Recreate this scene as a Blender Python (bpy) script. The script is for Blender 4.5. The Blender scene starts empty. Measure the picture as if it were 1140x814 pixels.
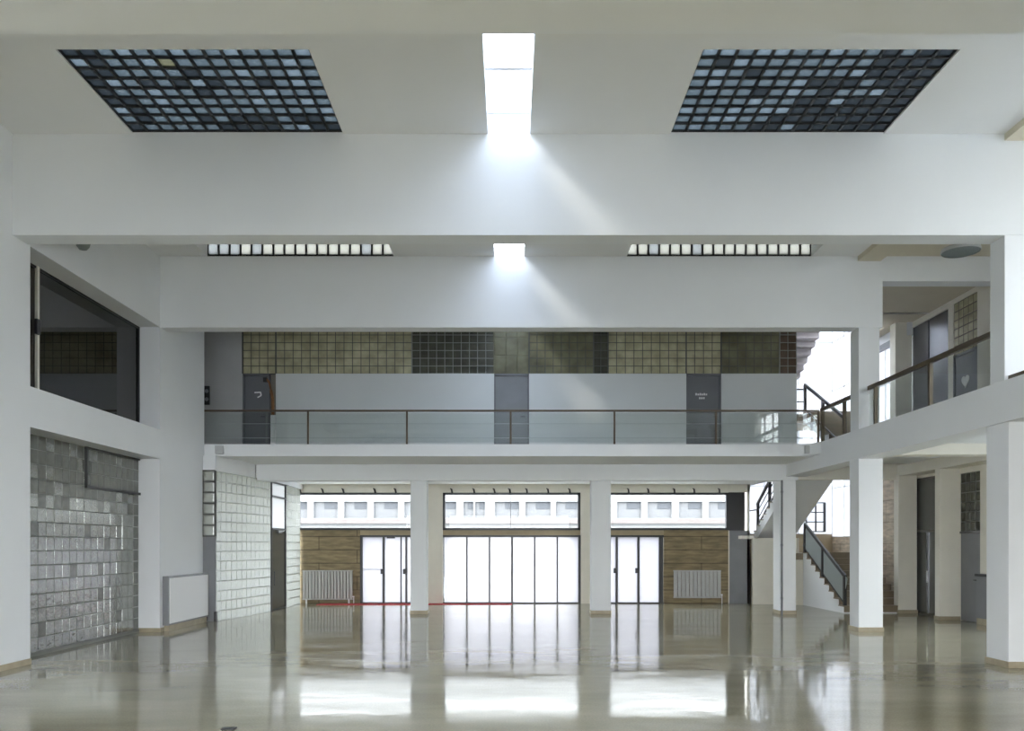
import bpy, bmesh, math, random
from mathutils import Vector, Matrix

R = random.Random(7)
scn = bpy.context.scene
COL = scn.collection

# ------------------------------------------------------------------ camera
F, VX, VY, EYE = 920.0, 568.0, 608.0, 1.8
cam_d = bpy.data.cameras.new('camera')
cam_d.sensor_width = 36.0
cam_d.lens = 36.0 * F / 1140.0
cam_d.shift_x = (570.0 - VX) / 1140.0
cam_d.shift_y = (VY - 407.0) / 1140.0
cam_d.clip_end = 500
cam = bpy.data.objects.new('camera', cam_d)
cam.location = (0, 0, EYE)
cam.rotation_euler = (math.radians(90), 0, 0)
COL.objects.link(cam)
scn.camera = cam

# ------------------------------------------------------------------ light
SKY = 35
SUN = 5.0
w = bpy.data.worlds.new('world')
scn.world = w
w.use_nodes = True
bgn = w.node_tree.nodes['Background']
# overcast sky: brightest overhead, dimmer towards the horizon
_tc = w.node_tree.nodes.new('ShaderNodeTexCoord')
_sx = w.node_tree.nodes.new('ShaderNodeSeparateXYZ')
_rp = w.node_tree.nodes.new('ShaderNodeValToRGB')
_rp.color_ramp.elements[0].position = 0.0
_rp.color_ramp.elements[0].color = (0.43, 0.435, 0.44, 1)
_rp.color_ramp.elements[1].position = 0.9
_rp.color_ramp.elements[1].color = (0.84, 0.93, 1.05, 1)
w.node_tree.links.new(_tc.outputs['Generated'], _sx.inputs[0])
w.node_tree.links.new(_sx.outputs['Z'], _rp.inputs[0])
w.node_tree.links.new(_rp.outputs[0], bgn.inputs[0])
bgn.inputs[1].default_value = SKY
sd = bpy.data.lights.new('sun', 'SUN')
sd.energy = SUN
sd.angle = math.radians(8)
sd.color = (1.0, 0.9, 0.72)
sun = bpy.data.objects.new('sun', sd)
sun.rotation_euler = Vector((1.0, 2.0, -1.13)).to_track_quat('-Z', 'Y').to_euler()
COL.objects.link(sun)

scn.view_settings.view_transform = 'Standard'
scn.view_settings.look = 'None'
scn.view_settings.gamma = 1
scn.view_settings.use_curve_mapping = False
scn.view_settings.exposure = 0.0
cy = scn.cycles
cy.max_bounces = 12
cy.diffuse_bounces = 7
cy.glossy_bounces = 5
cy.transmission_bounces = 8
cy.transparent_max_bounces = 16
cy.caustics_reflective = False
cy.caustics_refractive = False
cy.sample_clamp_indirect = 6
cy.use_denoising = True

# ------------------------------------------------------------------ materials
def new_mat(name):
    m = bpy.data.materials.new(name)
    m.use_nodes = True
    nt = m.node_tree
    for n in list(nt.nodes):
        if n.type != 'OUTPUT_MATERIAL':
            nt.nodes.remove(n)
    return m, nt, nt.nodes['Material Output']

def N(nt, t, **kw):
    n = nt.nodes.new(t)
    for k, v in kw.items():
        if k.startswith('i_'):
            key = k[2:].replace('_', ' ')
            n.inputs[key].default_value = v
        else:
            setattr(n, k, v)
    return n

def c4(c):
    return (c[0], c[1], c[2], 1)

def pbr(name, col, rough=0.6, metal=0.0, var=0.0, scale=4.0, bump=0.0, bscale=40.0, spec=0.5, stretch=None):
    """Principled with a soft noise variation of its own colour and a fine bump."""
    m, nt, out = new_mat(name)
    p = N(nt, 'ShaderNodeBsdfPrincipled')
    p.inputs['Roughness'].default_value = rough
    p.inputs['Metallic'].default_value = metal
    p.inputs['Specular IOR Level'].default_value = spec
    p.inputs['Base Color'].default_value = c4(col)
    tc = N(nt, 'ShaderNodeTexCoord')
    mp = N(nt, 'ShaderNodeMapping')
    if stretch:
        mp.inputs['Scale'].default_value = stretch
    nt.links.new(tc.outputs['Object'], mp.inputs[0])
    if var > 0:
        nz = N(nt, 'ShaderNodeTexNoise')
        nz.inputs['Scale'].default_value = scale
        nz.inputs['Detail'].default_value = 5
        rp = N(nt, 'ShaderNodeValToRGB')
        rp.color_ramp.elements[0].position = 0.3
        rp.color_ramp.elements[1].position = 0.7
        rp.color_ramp.elements[0].color = c4([max(0, x * (1 - var)) for x in col])
        rp.color_ramp.elements[1].color = c4([min(1, x * (1 + var)) for x in col])
        nt.links.new(mp.outputs[0], nz.inputs['Vector'])
        nt.links.new(nz.outputs[0], rp.inputs[0])
        nt.links.new(rp.outputs[0], p.inputs['Base Color'])
    if bump > 0:
        nb = N(nt, 'ShaderNodeTexNoise')
        nb.inputs['Scale'].default_value = bscale
        nb.inputs['Detail'].default_value = 3
        bp = N(nt, 'ShaderNodeBump')
        bp.inputs['Strength'].default_value = bump
        bp.inputs['Distance'].default_value = 0.01
        nt.links.new(mp.outputs[0], nb.inputs['Vector'])
        nt.links.new(nb.outputs[0], bp.inputs['Height'])
        nt.links.new(bp.outputs[0], p.inputs['Normal'])
    nt.links.new(p.outputs[0], out.inputs[0])
    return m

def thin_glass(name, tint, gloss=0.12, rough=0.02):
    m, nt, out = new_mat(name)
    tr = N(nt, 'ShaderNodeBsdfTransparent'); tr.inputs[0].default_value = c4(tint)
    gl = N(nt, 'ShaderNodeBsdfGlossy'); gl.inputs['Roughness'].default_value = rough
    mx = N(nt, 'ShaderNodeMixShader'); mx.inputs[0].default_value = gloss
    nt.links.new(tr.outputs[0], mx.inputs[1]); nt.links.new(gl.outputs[0], mx.inputs[2])
    nt.links.new(mx.outputs[0], out.inputs[0])
    return m

def frosted(name, tcol, dcol, tfac=0.7, gloss=0.06, rough=0.2, clear=0.0, bump=0.0):
    """Milky glass: translucent for light from behind, diffuse for light in front, a little gloss."""
    m, nt, out = new_mat(name)
    tl = N(nt, 'ShaderNodeBsdfTranslucent'); tl.inputs[0].default_value = c4(tcol)
    df = N(nt, 'ShaderNodeBsdfDiffuse'); df.inputs[0].default_value = c4(dcol)
    gl = N(nt, 'ShaderNodeBsdfGlossy'); gl.inputs['Roughness'].default_value = rough
    m1 = N(nt, 'ShaderNodeMixShader'); m1.inputs[0].default_value = tfac
    nt.links.new(df.outputs[0], m1.inputs[1]); nt.links.new(tl.outputs[0], m1.inputs[2])
    last = m1
    if clear > 0:
        tr = N(nt, 'ShaderNodeBsdfTransparent'); tr.inputs[0].default_value = c4(tcol)
        m3 = N(nt, 'ShaderNodeMixShader'); m3.inputs[0].default_value = clear
        nt.links.new(last.outputs[0], m3.inputs[1]); nt.links.new(tr.outputs[0], m3.inputs[2])
        last = m3
    m2 = N(nt, 'ShaderNodeMixShader'); m2.inputs[0].default_value = gloss
    nt.links.new(last.outputs[0], m2.inputs[1]); nt.links.new(gl.outputs[0], m2.inputs[2])
    if bump > 0:
        tc = N(nt, 'ShaderNodeTexCoord')
        nb = N(nt, 'ShaderNodeTexNoise'); nb.inputs['Scale'].default_value = 18
        bp = N(nt, 'ShaderNodeBump'); bp.inputs['Strength'].default_value = bump
        bp.inputs['Distance'].default_value = 0.02
        nt.links.new(tc.outputs['Object'], nb.inputs['Vector'])
        nt.links.new(nb.outputs[0], bp.inputs['Height'])
        nt.links.new(bp.outputs[0], gl.inputs['Normal'])
    nt.links.new(m2.outputs[0], out.inputs[0])
    return m

def boards(name, c1, c2, joint, bw, bh, axes='XZ', rough=0.7, msize=0.012):
    """Stone or board cladding in courses, joints narrow."""
    m, nt, out = new_mat(name)
    p = N(nt, 'ShaderNodeBsdfPrincipled'); p.inputs['Roughness'].default_value = rough
    tc = N(nt, 'ShaderNodeTexCoord')
    sp = N(nt, 'ShaderNodeSeparateXYZ'); cb = N(nt, 'ShaderNodeCombineXYZ')
    nt.links.new(tc.outputs['Object'], sp.inputs[0])
    nt.links.new(sp.outputs[axes[0]], cb.inputs[0]); nt.links.new(sp.outputs[axes[1]], cb.inputs[1])
    br = N(nt, 'ShaderNodeTexBrick')
    br.inputs['Scale'].default_value = 1.0
    br.inputs['Brick Width'].default_value = bw
    br.inputs['Row Height'].default_value = bh
    br.inputs['Mortar Size'].default_value = msize
    br.inputs['Color1'].default_value = c4(c1); br.inputs['Color2'].default_value = c4(c2)
    br.inputs['Mortar'].default_value = c4(joint)
    nt.links.new(cb.outputs[0], br.inputs['Vector'])
    mp = N(nt, 'ShaderNodeMapping'); mp.inputs['Scale'].default_value = (1.5, 1.5, 7)
    nz = N(nt, 'ShaderNodeTexNoise'); nz.inputs['Scale'].default_value = 1.6; nz.inputs['Detail'].default_value = 6
    nt.links.new(tc.outputs['Object'], mp.inputs[0]); nt.links.new(mp.outputs[0], nz.inputs['Vector'])
    rp = N(nt, 'ShaderNodeValToRGB')
    rp.color_ramp.elements[0].position = 0.3; rp.color_ramp.elements[1].position = 0.72
    rp.color_ramp.elements[0].color = (0.62, 0.6, 0.55, 1); rp.color_ramp.elements[1].color = (1.2, 1.17, 1.1, 1)
    mm = N(nt, 'ShaderNodeMixRGB', blend_type='MULTIPLY'); mm.inputs[0].default_value = 1
    nt.links.new(nz.outputs[0], rp.inputs[0])
    nt.links.new(br.outputs['Color'], mm.inputs[1]); nt.links.new(rp.outputs[0], mm.inputs[2])
    nt.links.new(mm.outputs[0], p.inputs['Base Color'])
    nt.links.new(p.outputs[0], out.inputs[0])
    return m

def floor_mat():
    m, nt, out = new_mat('polished_terrazzo')
    p = N(nt, 'ShaderNodeBsdfPrincipled')
    tc = N(nt, 'ShaderNodeTexCoord')
    n1 = N(nt, 'ShaderNodeTexNoise'); n1.inputs['Scale'].default_value = 0.55; n1.inputs['Detail'].default_value = 7
    n1.inputs['Roughness'].default_value = 0.6
    n2 = N(nt, 'ShaderNodeTexNoise'); n2.inputs['Scale'].default_value = 45; n2.inputs['Detail'].default_value = 2
    mp = N(nt, 'ShaderNodeMapping'); mp.inputs['Scale'].default_value = (0.6, 1.6, 1)
    nt.links.new(tc.outputs['Object'], mp.inputs[0])
    nt.links.new(mp.outputs[0], n1.inputs['Vector']); nt.links.new(tc.outputs['Object'], n2.inputs['Vector'])
    rp = N(nt, 'ShaderNodeValToRGB')
    e = rp.color_ramp.elements
    e[0].position = 0.32; e[0].color = (0.27, 0.243, 0.162, 1)
    e[1].position = 0.68; e[1].color = (0.40, 0.368, 0.268, 1)
    nt.links.new(n1.outputs[0], rp.inputs[0])
    mx = N(nt, 'ShaderNodeMixRGB', blend_type='OVERLAY'); mx.inputs[0].default_value = 0.25
    nt.links.new(rp.outputs[0], mx.inputs[1]); nt.links.new(n2.outputs[0], mx.inputs[2])
    nt.links.new(mx.outputs[0], p.inputs['Base Color'])
    # rubbed and worn patches change the polish
    n3 = N(nt, 'ShaderNodeTexNoise'); n3.inputs['Scale'].default_value = 0.9; n3.inputs['Detail'].default_value = 6
    mr = N(nt, 'ShaderNodeMapRange')
    mr.inputs['From Min'].default_value = 0.3; mr.inputs['From Max'].default_value = 0.75
    mr.inputs['To Min'].default_value = 0.045; mr.inputs['To Max'].default_value = 0.15
    nt.links.new(mp.outputs[0], n3.inputs['Vector']); nt.links.new(n3.outputs[0], mr.inputs['Value'])
    nt.links.new(mr.outputs[0], p.inputs['Roughness'])
    # slightly uneven slabs: makes the mirror image waver
    n4 = N(nt, 'ShaderNodeTexNoise'); n4.inputs['Scale'].default_value = 2.2; n4.inputs['Detail'].default_value = 2
    bp = N(nt, 'ShaderNodeBump'); bp.inputs['Strength'].default_value = 0.06; bp.inputs['Distance'].default_value = 0.03
    nt.links.new(tc.outputs['Object'], n4.inputs['Vector'])
    nt.links.new(n4.outputs[0], bp.inputs['Height']); nt.links.new(bp.outputs[0], p.inputs['Normal'])
    p.inputs['IOR'].default_value = 1.5
    p.inputs['Specular IOR Level'].default_value = 0.42
    nt.links.new(p.outputs[0], out.inputs[0])
    return m

M = {}
M['plaster'] = pbr('white_plaster', (0.785, 0.80, 0.82), 0.85, var=0.012, scale=1.3, bump=0.04, bscale=60, spec=0.2)
M['ceil_plaster'] = pbr('grey_white_ceiling_paint', (0.77, 0.775, 0.78), 0.85, var=0.012, scale=1.3, spec=0.2)
M['warm_plaster'] = pbr('cream_plaster', (0.80, 0.77, 0.69), 0.85, var=0.03, scale=2, spec=0.2)
M['aisle_plaster'] = pbr('shaded_beige_plaster', (0.62, 0.57, 0.46), 0.85, var=0.02, scale=2, spec=0.2)  # shade over the upper aisle mixed into the plaster colour
M['floor'] = floor_mat()
M['skirting'] = pbr('skirting_stone', (0.36, 0.31, 0.22), 0.5, var=0.12, scale=6)
M['black_metal'] = pbr('black_metal', (0.018, 0.018, 0.02), 0.4)
M['dark_grid'] = pbr('charcoal_lattice', (0.02, 0.022, 0.024), 0.6)
M['bronze'] = pbr('bronze_rail', (0.085, 0.062, 0.036), 0.38, metal=0.3, var=0.2, scale=5)
M['grey_door'] = pbr('slate_grey_paint', (0.135, 0.14, 0.155), 0.42, var=0.06, scale=2)
M['grey_panel'] = pbr('mid_grey_paint', (0.2, 0.205, 0.22), 0.4, var=0.08, scale=2)
M['steel'] = pbr('grey_steel_sheet', (0.2, 0.205, 0.22), 0.22, metal=0.7, var=0.06, scale=2)
M['light_grey'] = pbr('light_grey_paint', (0.42, 0.425, 0.43), 0.5, var=0.03)
M['radiator'] = pbr('radiator_grey', (0.46, 0.46, 0.45), 0.45, var=0.03)
M['white_paint'] = pbr('white_paint', (0.78, 0.78, 0.79), 0.45)
M['white_mark'] = pbr('white_lettering', (0.85, 0.85, 0.85), 0.6)
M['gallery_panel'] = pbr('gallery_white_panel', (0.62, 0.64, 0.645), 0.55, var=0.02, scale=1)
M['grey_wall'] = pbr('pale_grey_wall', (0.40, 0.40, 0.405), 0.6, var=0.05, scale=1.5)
M['boards'] = boards('brown_travertine_courses', (0.285, 0.23, 0.14), (0.25, 0.20, 0.12), (0.1, 0.075, 0.045), 2.4, 0.42)
M['stone'] = boards('veined_stone_courses', (0.66, 0.58, 0.48), (0.60, 0.52, 0.43), (0.42, 0.36, 0.29), 1.1, 0.62, 'YZ')
M['tan'] = pbr('tan_spandrel', (0.36, 0.29, 0.185), 0.6, var=0.08)
M['tread'] = pbr('brown_stone_tread', (0.23, 0.185, 0.13), 0.5, var=0.15, scale=5)
M['stair_grey'] = pbr('mauve_grey_soffit', (0.42, 0.39, 0.40), 0.8, var=0.03)
M['red'] = pbr('red_carpet', (0.52, 0.07, 0.08), 0.95, var=0.2, scale=30)
M['sky_glass'] = thin_glass('rooflight_glass', (0.48, 0.50, 0.53), 0.04)
M['window_glass'] = thin_glass('window_glass', (0.70, 0.71, 0.705), 0.012)
M['rail_glass'] = thin_glass('rail_glass', (0.93, 0.95, 0.94), 0.05)
M['door_glass'] = pbr('grey_green_door_glass', (0.13, 0.135, 0.125), 0.08, var=0.1, scale=1)
M['side_glass'] = frosted('dim_side_glass', (0.035, 0.034, 0.03), (0.26, 0.25, 0.21), 0.6, 0.12, 0.08)
M['blk_grey'] = frosted('grey_roof_block', (0.06, 0.062, 0.06), (0.3, 0.3, 0.28), 0.75, 0.05, 0.2)
M['dark_glass'] = thin_glass('smoked_glass', (0.22, 0.22, 0.2), 0.16, 0.01)
M['frosted'] = frosted('frosted_door_glass', (0.36, 0.355, 0.37), (0.75, 0.75, 0.78), 0.85, 0.05, 0.12, clear=0.15)
M['stair_glass'] = frosted('milk_glass', (0.60, 0.605, 0.615), (0.75, 0.75, 0.77), 0.55, 0.05, 0.2)
M['rail_frost'] = frosted('pale_rail_glass', (0.65, 0.7, 0.7), (0.55, 0.6, 0.6), 0.5, 0.08, 0.1, clear=0.25)
# glass blocks
M['blk_blue'] = frosted('blue_block', (0.008, 0.0105, 0.012), (0.075, 0.1, 0.115), 0.75, 0.10, 0.2, clear=0.004, bump=0.3)
M['blk_pale'] = frosted('pale_block', (0.013, 0.0165, 0.019), (0.13, 0.16, 0.18), 0.75, 0.10, 0.2, clear=0.005, bump=0.3)
M['blk_shaded'] = frosted('shaded_block', (0.0022, 0.0028, 0.0033), (0.02, 0.022, 0.024), 0.7, 0.03, 0.3, bump=0.3)  # dark blocks; on the right panel they paint in shade from above
M['blk_ochre'] = frosted('ochre_block', (0.014, 0.0135, 0.008), (0.1, 0.095, 0.06), 0.7, 0.08, 0.2)
M['blk_cream'] = frosted('cream_block', (0.085, 0.083, 0.07), (0.5, 0.5, 0.44), 0.75, 0.05, 0.2)
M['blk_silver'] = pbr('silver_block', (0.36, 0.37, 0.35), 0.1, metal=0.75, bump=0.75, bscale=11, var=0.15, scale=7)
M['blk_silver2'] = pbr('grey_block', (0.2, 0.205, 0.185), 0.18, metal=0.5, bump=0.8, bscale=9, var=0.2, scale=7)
M['joint_pale'] = pbr('pale_joint', (0.2, 0.205, 0.19), 0.6)
M['joint_dark'] = pbr('dark_joint', (0.07, 0.072, 0.068), 0.6)
M['blk_wall'] = frosted('translucent_block', (0.105, 0.110, 0.102), (0.40, 0.415, 0.38), 0.6, 0.14, 0.12, clear=0.02, bump=0.4)
M['joint_light'] = pbr('weathered_joint', (0.30, 0.31, 0.29), 0.6)
M['gal_cream'] = pbr('gallery_cream_block', (0.40, 0.375, 0.25), 0.25, var=0.25, scale=3.5, bump=0.3, bscale=20)
M['gal_olive'] = pbr('gallery_olive_block', (0.14, 0.135, 0.085), 0.3, spec=0.2, var=0.3, scale=3, bump=0.3, bscale=20)
M['gal_dark'] = pbr('gallery_dark_block', (0.06, 0.06, 0.045), 0.18, var=0.3, scale=4, bump=0.2, bscale=20)
M['gal_brown'] = pbr('gallery_brown_block', (0.07, 0.045, 0.03), 0.2, var=0.3, scale=4)
M['lamp_glass'] = frosted('lamp_glass', (0.3, 0.35, 0.35), (0.34, 0.39, 0.38), 0.3, 0.15, 0.1)
M['street'] = pbr('street_paving', (0.3, 0.3, 0.3), 0.9, var=0.1, scale=0.5)
M['render'] = pbr('white_render', (0.21, 0.208, 0.206), 0.9, var=0.02)
M['pink_ledge'] = pbr('pinkish_ledge', (0.125, 0.106, 0.1), 0.9, var=0.05)
M['shutter'] = pbr('grey_shutter', (0.105, 0.105, 0.109), 0.7)
M['shutter_dark'] = pbr('dark_window_glass', (0.07, 0.073, 0.08), 0.5, spec=0.1)
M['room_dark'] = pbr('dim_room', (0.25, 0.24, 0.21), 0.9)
M['rust'] = pbr('rusty_brown_hose', (0.2, 0.09, 0.03), 0.6, var=0.2, scale=8)

# ------------------------------------------------------------------ mesh helpers
def link_obj(name, bm, mats, parent=None, smooth=False):
    bmesh.ops.remove_doubles(bm, verts=bm.verts, dist=1e-5)
    bmesh.ops.recalc_face_normals(bm, faces=bm.faces)
    me = bpy.data.meshes.new(name)
    bm.to_mesh(me); bm.free()
    if smooth:
        for p in me.polygons:
            p.use_smooth = True
    for m in (mats if isinstance(mats, (list, tuple)) else [mats]):
        me.materials.append(M[m] if isinstance(m, str) else m)
    o = bpy.data.objects.new(name, me)
    COL.objects.link(o)
    if parent:
        o.parent = parent
    return o

def tag(o, label, cat=None, group=None, kind=None):
    o['label'] = label
    if cat: o['category'] = cat
    if group: o['group'] = group
    if kind: o['kind'] = kind
    return o

def empty(name, label, cat, group=None, kind=None, loc=(0, 0, 0)):
    o = bpy.data.objects.new(name, None)
    o.location = loc
    o.empty_display_size = 0.2
    COL.objects.link(o)
    return tag(o, label, cat, group, kind)

def setparent(o, p):
    """Parent o keeping world placement (p is translated only)."""
    o.parent = p
    o.location = Vector(o.location) - Vector(p.location)
    return o

def box(bm, x0, x1, y0, y1, z0, z1, mi=0):
    vs = [bm.verts.new(v) for v in ((x0,y0,z0),(x1,y0,z0),(x1,y1,z0),(x0,y1,z0),(x0,y0,z1),(x1,y0,z1),(x1,y1,z1),(x0,y1,z1))]
    for f in ((0,3,2,1),(4,5,6,7),(0,1,5,4),(1,2,6,5),(2,3,7,6),(3,0,4,7)):
        bm.faces.new([vs[i] for i in f]).material_index = mi

def bev_box(bm, x0, x1, y0, y1, z0, z1, b=0.01, seg=2):
    t = bmesh.new()
    box(t, x0, x1, y0, y1, z0, z1)
    bmesh.ops.bevel(t, geom=list(t.edges), offset=b, segments=seg, profile=0.6, affect='EDGES')
    merge(bm, t)

def merge(bm, t):
    me = bpy.data.meshes.new('tmp'); t.to_mesh(me); t.free()
    bm.from_mesh(me); bpy.data.meshes.remove(me)

def prism(bm, pts, axis, a, b, mi=0):
    """Extrude a polygon (2-D pts) along axis from a to b.  axis 'x': pts=(y,z); 'y': (x,z); 'z': (x,y)."""
    def mk(p, t):
        return {'x': (t, p[0], p[1]), 'y': (p[0], t, p[1]), 'z': (p[0], p[1], t)}[axis]
    A = [bm.verts.new(mk(p, a)) for p in pts]
    B = [bm.verts.new(mk(p, b)) for p in pts]
    n = len(pts)
    bm.faces.new(A).material_index = mi
    bm.faces.new(list(reversed(B))).material_index = mi
    for i in range(n):
        bm.faces.new([A[i], B[i], B[(i+1) % n], A[(i+1) % n]]).material_index = mi

def tube(bm, p0, p1, r, n=10):
    p0, p1 = Vector(p0), Vector(p1)
    d = p1 - p0
    mat = Matrix.Translation((p0 + p1) / 2) @ d.to_track_quat('Z', 'Y').to_matrix().to_4x4()
    bmesh.ops.create_cone(bm, cap_ends=True, segments=n, radius1=r, radius2=r, depth=d.length, matrix=mat)

def bar(bm, p0, p1, wx, wz):
    """Rectangular bar between two points: wx wide sideways, wz tall."""
    p0, p1 = Vector(p0), Vector(p1)
    d = (p1 - p0); L = d.length
    t = bmesh.new()
    box(t, -wx/2, wx/2, 0, L, -wz/2, wz/2)
    q = d.normalized()
    side = q.cross(Vector((0, 0, 1)))
    if side.length < 1e-4: side = Vector((1, 0, 0))
    side.normalize(); up = side.cross(q)
    mt = Matrix((side, q, up)).transposed().to_4x4()
    mt.translation = p0
    bmesh.ops.transform(t, matrix=mt, verts=t.verts)
    merge(bm, t)

def lathe(bm, prof, c, n=32):
    rings = []
    for r, z in prof:
        rings.append([bm.verts.new((c[0] + max(r, 1e-4)*math.cos(2*math.pi*i/n), c[1] + max(r, 1e-4)*math.sin(2*math.pi*i/n), c[2] + z)) for i in range(n)])
    for a, b in zip(rings, rings[1:]):
        for i in range(n):
            bm.faces.new([a[i], a[(i+1) % n], b[(i+1) % n], b[i]])

def plate(bm, u0, u1, v0, v1, w0, w1, holes, mp):
    """A slab in (u,v) with rectangular holes, thickness w0..w1; mp maps (u,v,w) to xyz."""
    us = sorted({u0, u1, *[min(max(h[k], u0), u1) for h in holes for k in (0, 1)]})
    vs = sorted({v0, v1, *[min(max(h[k], v0), v1) for h in holes for k in (2, 3)]})
    nu, nv = len(us) - 1, len(vs) - 1
    def solid(i, j):
        if i < 0 or j < 0 or i >= nu or j >= nv: return False
        cu, cv = (us[i]+us[i+1])/2, (vs[j]+vs[j+1])/2
        return not any(h[0] < cu < h[1] and h[2] < cv < h[3] for h in holes)
    cache = {}
    def V(u, v, w_):
        k = (round(u, 5), round(v, 5), w_)
        if k not in cache: cache[k] = bm.verts.new(mp(u, v, w_))
        return cache[k]
    for i in range(nu):
        for j in range(nv):
            if not solid(i, j): continue
            a, b, c, d = us[i], us[i+1], vs[j], vs[j+1]
            bm.faces.new([V(a,c,w0), V(b,c,w0), V(b,d,w0), V(a,d,w0)])
            bm.faces.new([V(a,d,w1), V(b,d,w1), V(b,c,w1), V(a,c,w1)])
            if not solid(i-1, j): bm.faces.new([V(a,c,w0), V(a,d,w0), V(a,d,w1), V(a,c,w1)])
            if not solid(i+1, j): bm.faces.new([V(b,d,w0), V(b,c,w0), V(b,c,w1), V(b,d,w1)])
            if not solid(i, j-1): bm.faces.new([V(b,c,w0), V(a,c,w0), V(a,c,w1), V(b,c,w1)])
            if not solid(i, j+1): bm.faces.new([V(a,d,w0), V(b,d,w0), V(b,d,w1), V(a,d,w1)])

XY = lambda u, v, w_: (u, v, w_)
XZ = lambda u, v, w_: (u, w_, v)
YZ = lambda u, v, w_: (w_, u, v)

def block_cells(bm, u0, u1, v0, v1, pu, pv, gap, mp, depth, pick, holes=(), bulge=0.012, bev=0.02):
    """Pillow-faced glass blocks in a grid; mp(u,v,w), w=0 is the room face, +w goes into the wall."""
    nu, nv = max(1, round((u1-u0)/pu)), max(1, round((v1-v0)/pv))
    du, dv = (u1-u0)/nu, (v1-v0)/nv
    for i in range(nu):
        for j in range(nv):
            a, b = u0+i*du+gap/2, u0+(i+1)*du-gap/2
            c, d = v0+j*dv+gap/2, v0+(j+1)*dv-gap/2
            cu, cv = (a+b)/2, (c+d)/2
            if any(h[0] < cu < h[1] and h[2] < cv < h[3] for h in holes): continue
            mi = pick(i/nu, j/nv)
            k = bev
            jit = R.uniform(-.006, .006)
            rings = []
            for off, ww in ((0, 0.0), (k*0.4, -bulge*0.7), (k, -bulge)):
                rings.append([bm.verts.new(mp(*q, ww + (jit*(q[0]-cu)/du if ww < 0 else 0))) for q in ((a+off,c+off),(b-off,c+off),(b-off,d-off),(a+off,d-off))])
            for r0, r1 in zip(rings, rings[1:]):
                for t in range(4):
                    bm.faces.new([r0[t], r0[(t+1)%4], r1[(t+1)%4], r1[t]]).material_index = mi
            bm.faces.new(rings[-1]).material_index = mi
    return nu, nv, du, dv

def grid_bars(bm, u0, u1, v0, v1, nu, nv, wd, w0, w1, mp):
    du, dv = (u1-u0)/nu, (v1-v0)/nv
    def bx(a, b, c, d):
        t = bmesh.new(); box(t, a, b, c, d, w0, w1)
        for v in t.verts: v.co = mp(*v.co)
        merge(bm, t)
    for i in range(nu+1): bx(u0+i*du-wd/2, u0+i*du+wd/2, v0, v1)
    for j in range(nv+1): bx(u0, u1, v0+j*dv-wd/2, v0+j*dv+wd/2)

def px(x, Y): return (x - VX) * Y / F
def pz(y, Y): return EYE + (VY - y) * Y / F

# ------------------------------------------------------------------ dimensions
XS = 7.33                    # inner faces of the hall
ZC = 7.87                    # ceiling
ZB = 6.38                    # underside of the big beams
ZG = 4.24                    # gallery floor
Z_ED = 3.63                  # underside of the gallery edge beams
BEAMS = [(1.87, 2.26), (6.3, 7.39), (12.17, 12.54), (17.31, 17.67)]
YC = 21.8                    # rear column row
YF = 25.9                    # entrance facade
YGE = 19.8                   # front edge of the rear gallery
YGW = 22.1                   # rear gallery wall
Y0 = -5.0                    # where the modelled hall stops behind the camera
BACK_H = 3.9
XA = 10.9                    # far wall of the right-hand aisle

# ------------------------------------------------------------------ floor / outside ground
bm = bmesh.new()
box(bm, -11.5, 11.6, Y0, 28.2, -0.15, 0.0)
tag(link_obj('floor', bm, 'floor'), 'olive beige polished stone floor mirroring the entrance windows', 'floor', kind='structure')
bm = bmesh.new()
box(bm, -90, 90, -60, 110, -0.4, -0.2)
tag(link_obj('ground', bm, 'street'), 'pale street paving outside beyond the entrance', 'ground', kind='structure')

# ------------------------------------------------------------------ ceiling
SLOT = (-0.33, 0.29)
bays = [(2.26, 6.3), (7.39, 12.17), (12.54, 17.31), (17.67, 22.0)]
SKY0 = [(-5.56, -2.46), (2.36, 5.5)]          # bay nearest camera: flat block panels
SKY1 = [(-6.34, -2.44), (2.44, 6.30)]         # second bay: shallow monitor with an upright row of blocks
holes = []
for a, b in bays:
    holes.append((SLOT[0], SLOT[1], a-0.06, b+0.06))
PAN_Y = (10.1, 12.17)
for x0, x1 in SKY0:
    holes.append((x0, x1, PAN_Y[0], PAN_Y[1]+0.05))
    holes.append((x0, x1, 4.2, 6.35))
for x0, x1 in SKY1:
    holes.append((x0, x1, 15.3, 17.36))
bm = bmesh.new()
plate(bm, -XS-0.5, XS+0.45, Y0, 22.3, ZC, ZC+0.08, holes, XY)
for a, b in bays:                              # upstands of the long slot
    box(bm, SLOT[0]-0.12, SLOT[0], a, b, ZC+0.08, ZC+0.32)
    box(bm, SLOT[1], SLOT[1]+0.12, a, b, ZC+0.08, ZC+0.32)
for x0, x1 in SKY1:                            # monitor roofs, open to the north-lit block row
    box(bm, x0-0.1, x1+0.1, 15.2, 17.31, ZC+0.32, ZC+0.42)
    box(bm, x0-0.1, x0, 15.2, 17.31, ZC+0.08, ZC+0.32)
    box(bm, x1, x1+0.1, 15.2, 17.31, ZC+0.08, ZC+0.32)
    box(bm, x0-0.1, x1+0.1, 15.2, 15.3, ZC+0.08, ZC+0.32)
tag(link_obj('ceiling', bm, 'ceil_plaster'), 'white flat ceiling with a central slot and block panels', 'ceiling', kind='structure')
bm = bmesh.new()
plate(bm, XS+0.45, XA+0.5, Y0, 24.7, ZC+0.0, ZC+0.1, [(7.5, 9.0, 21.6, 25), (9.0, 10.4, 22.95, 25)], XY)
tag(link_obj('ceiling', bm, 'aisle_plaster'), 'ceiling over the right-hand upper gallery, painted beige for its shade', 'ceiling', kind='structure')

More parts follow.
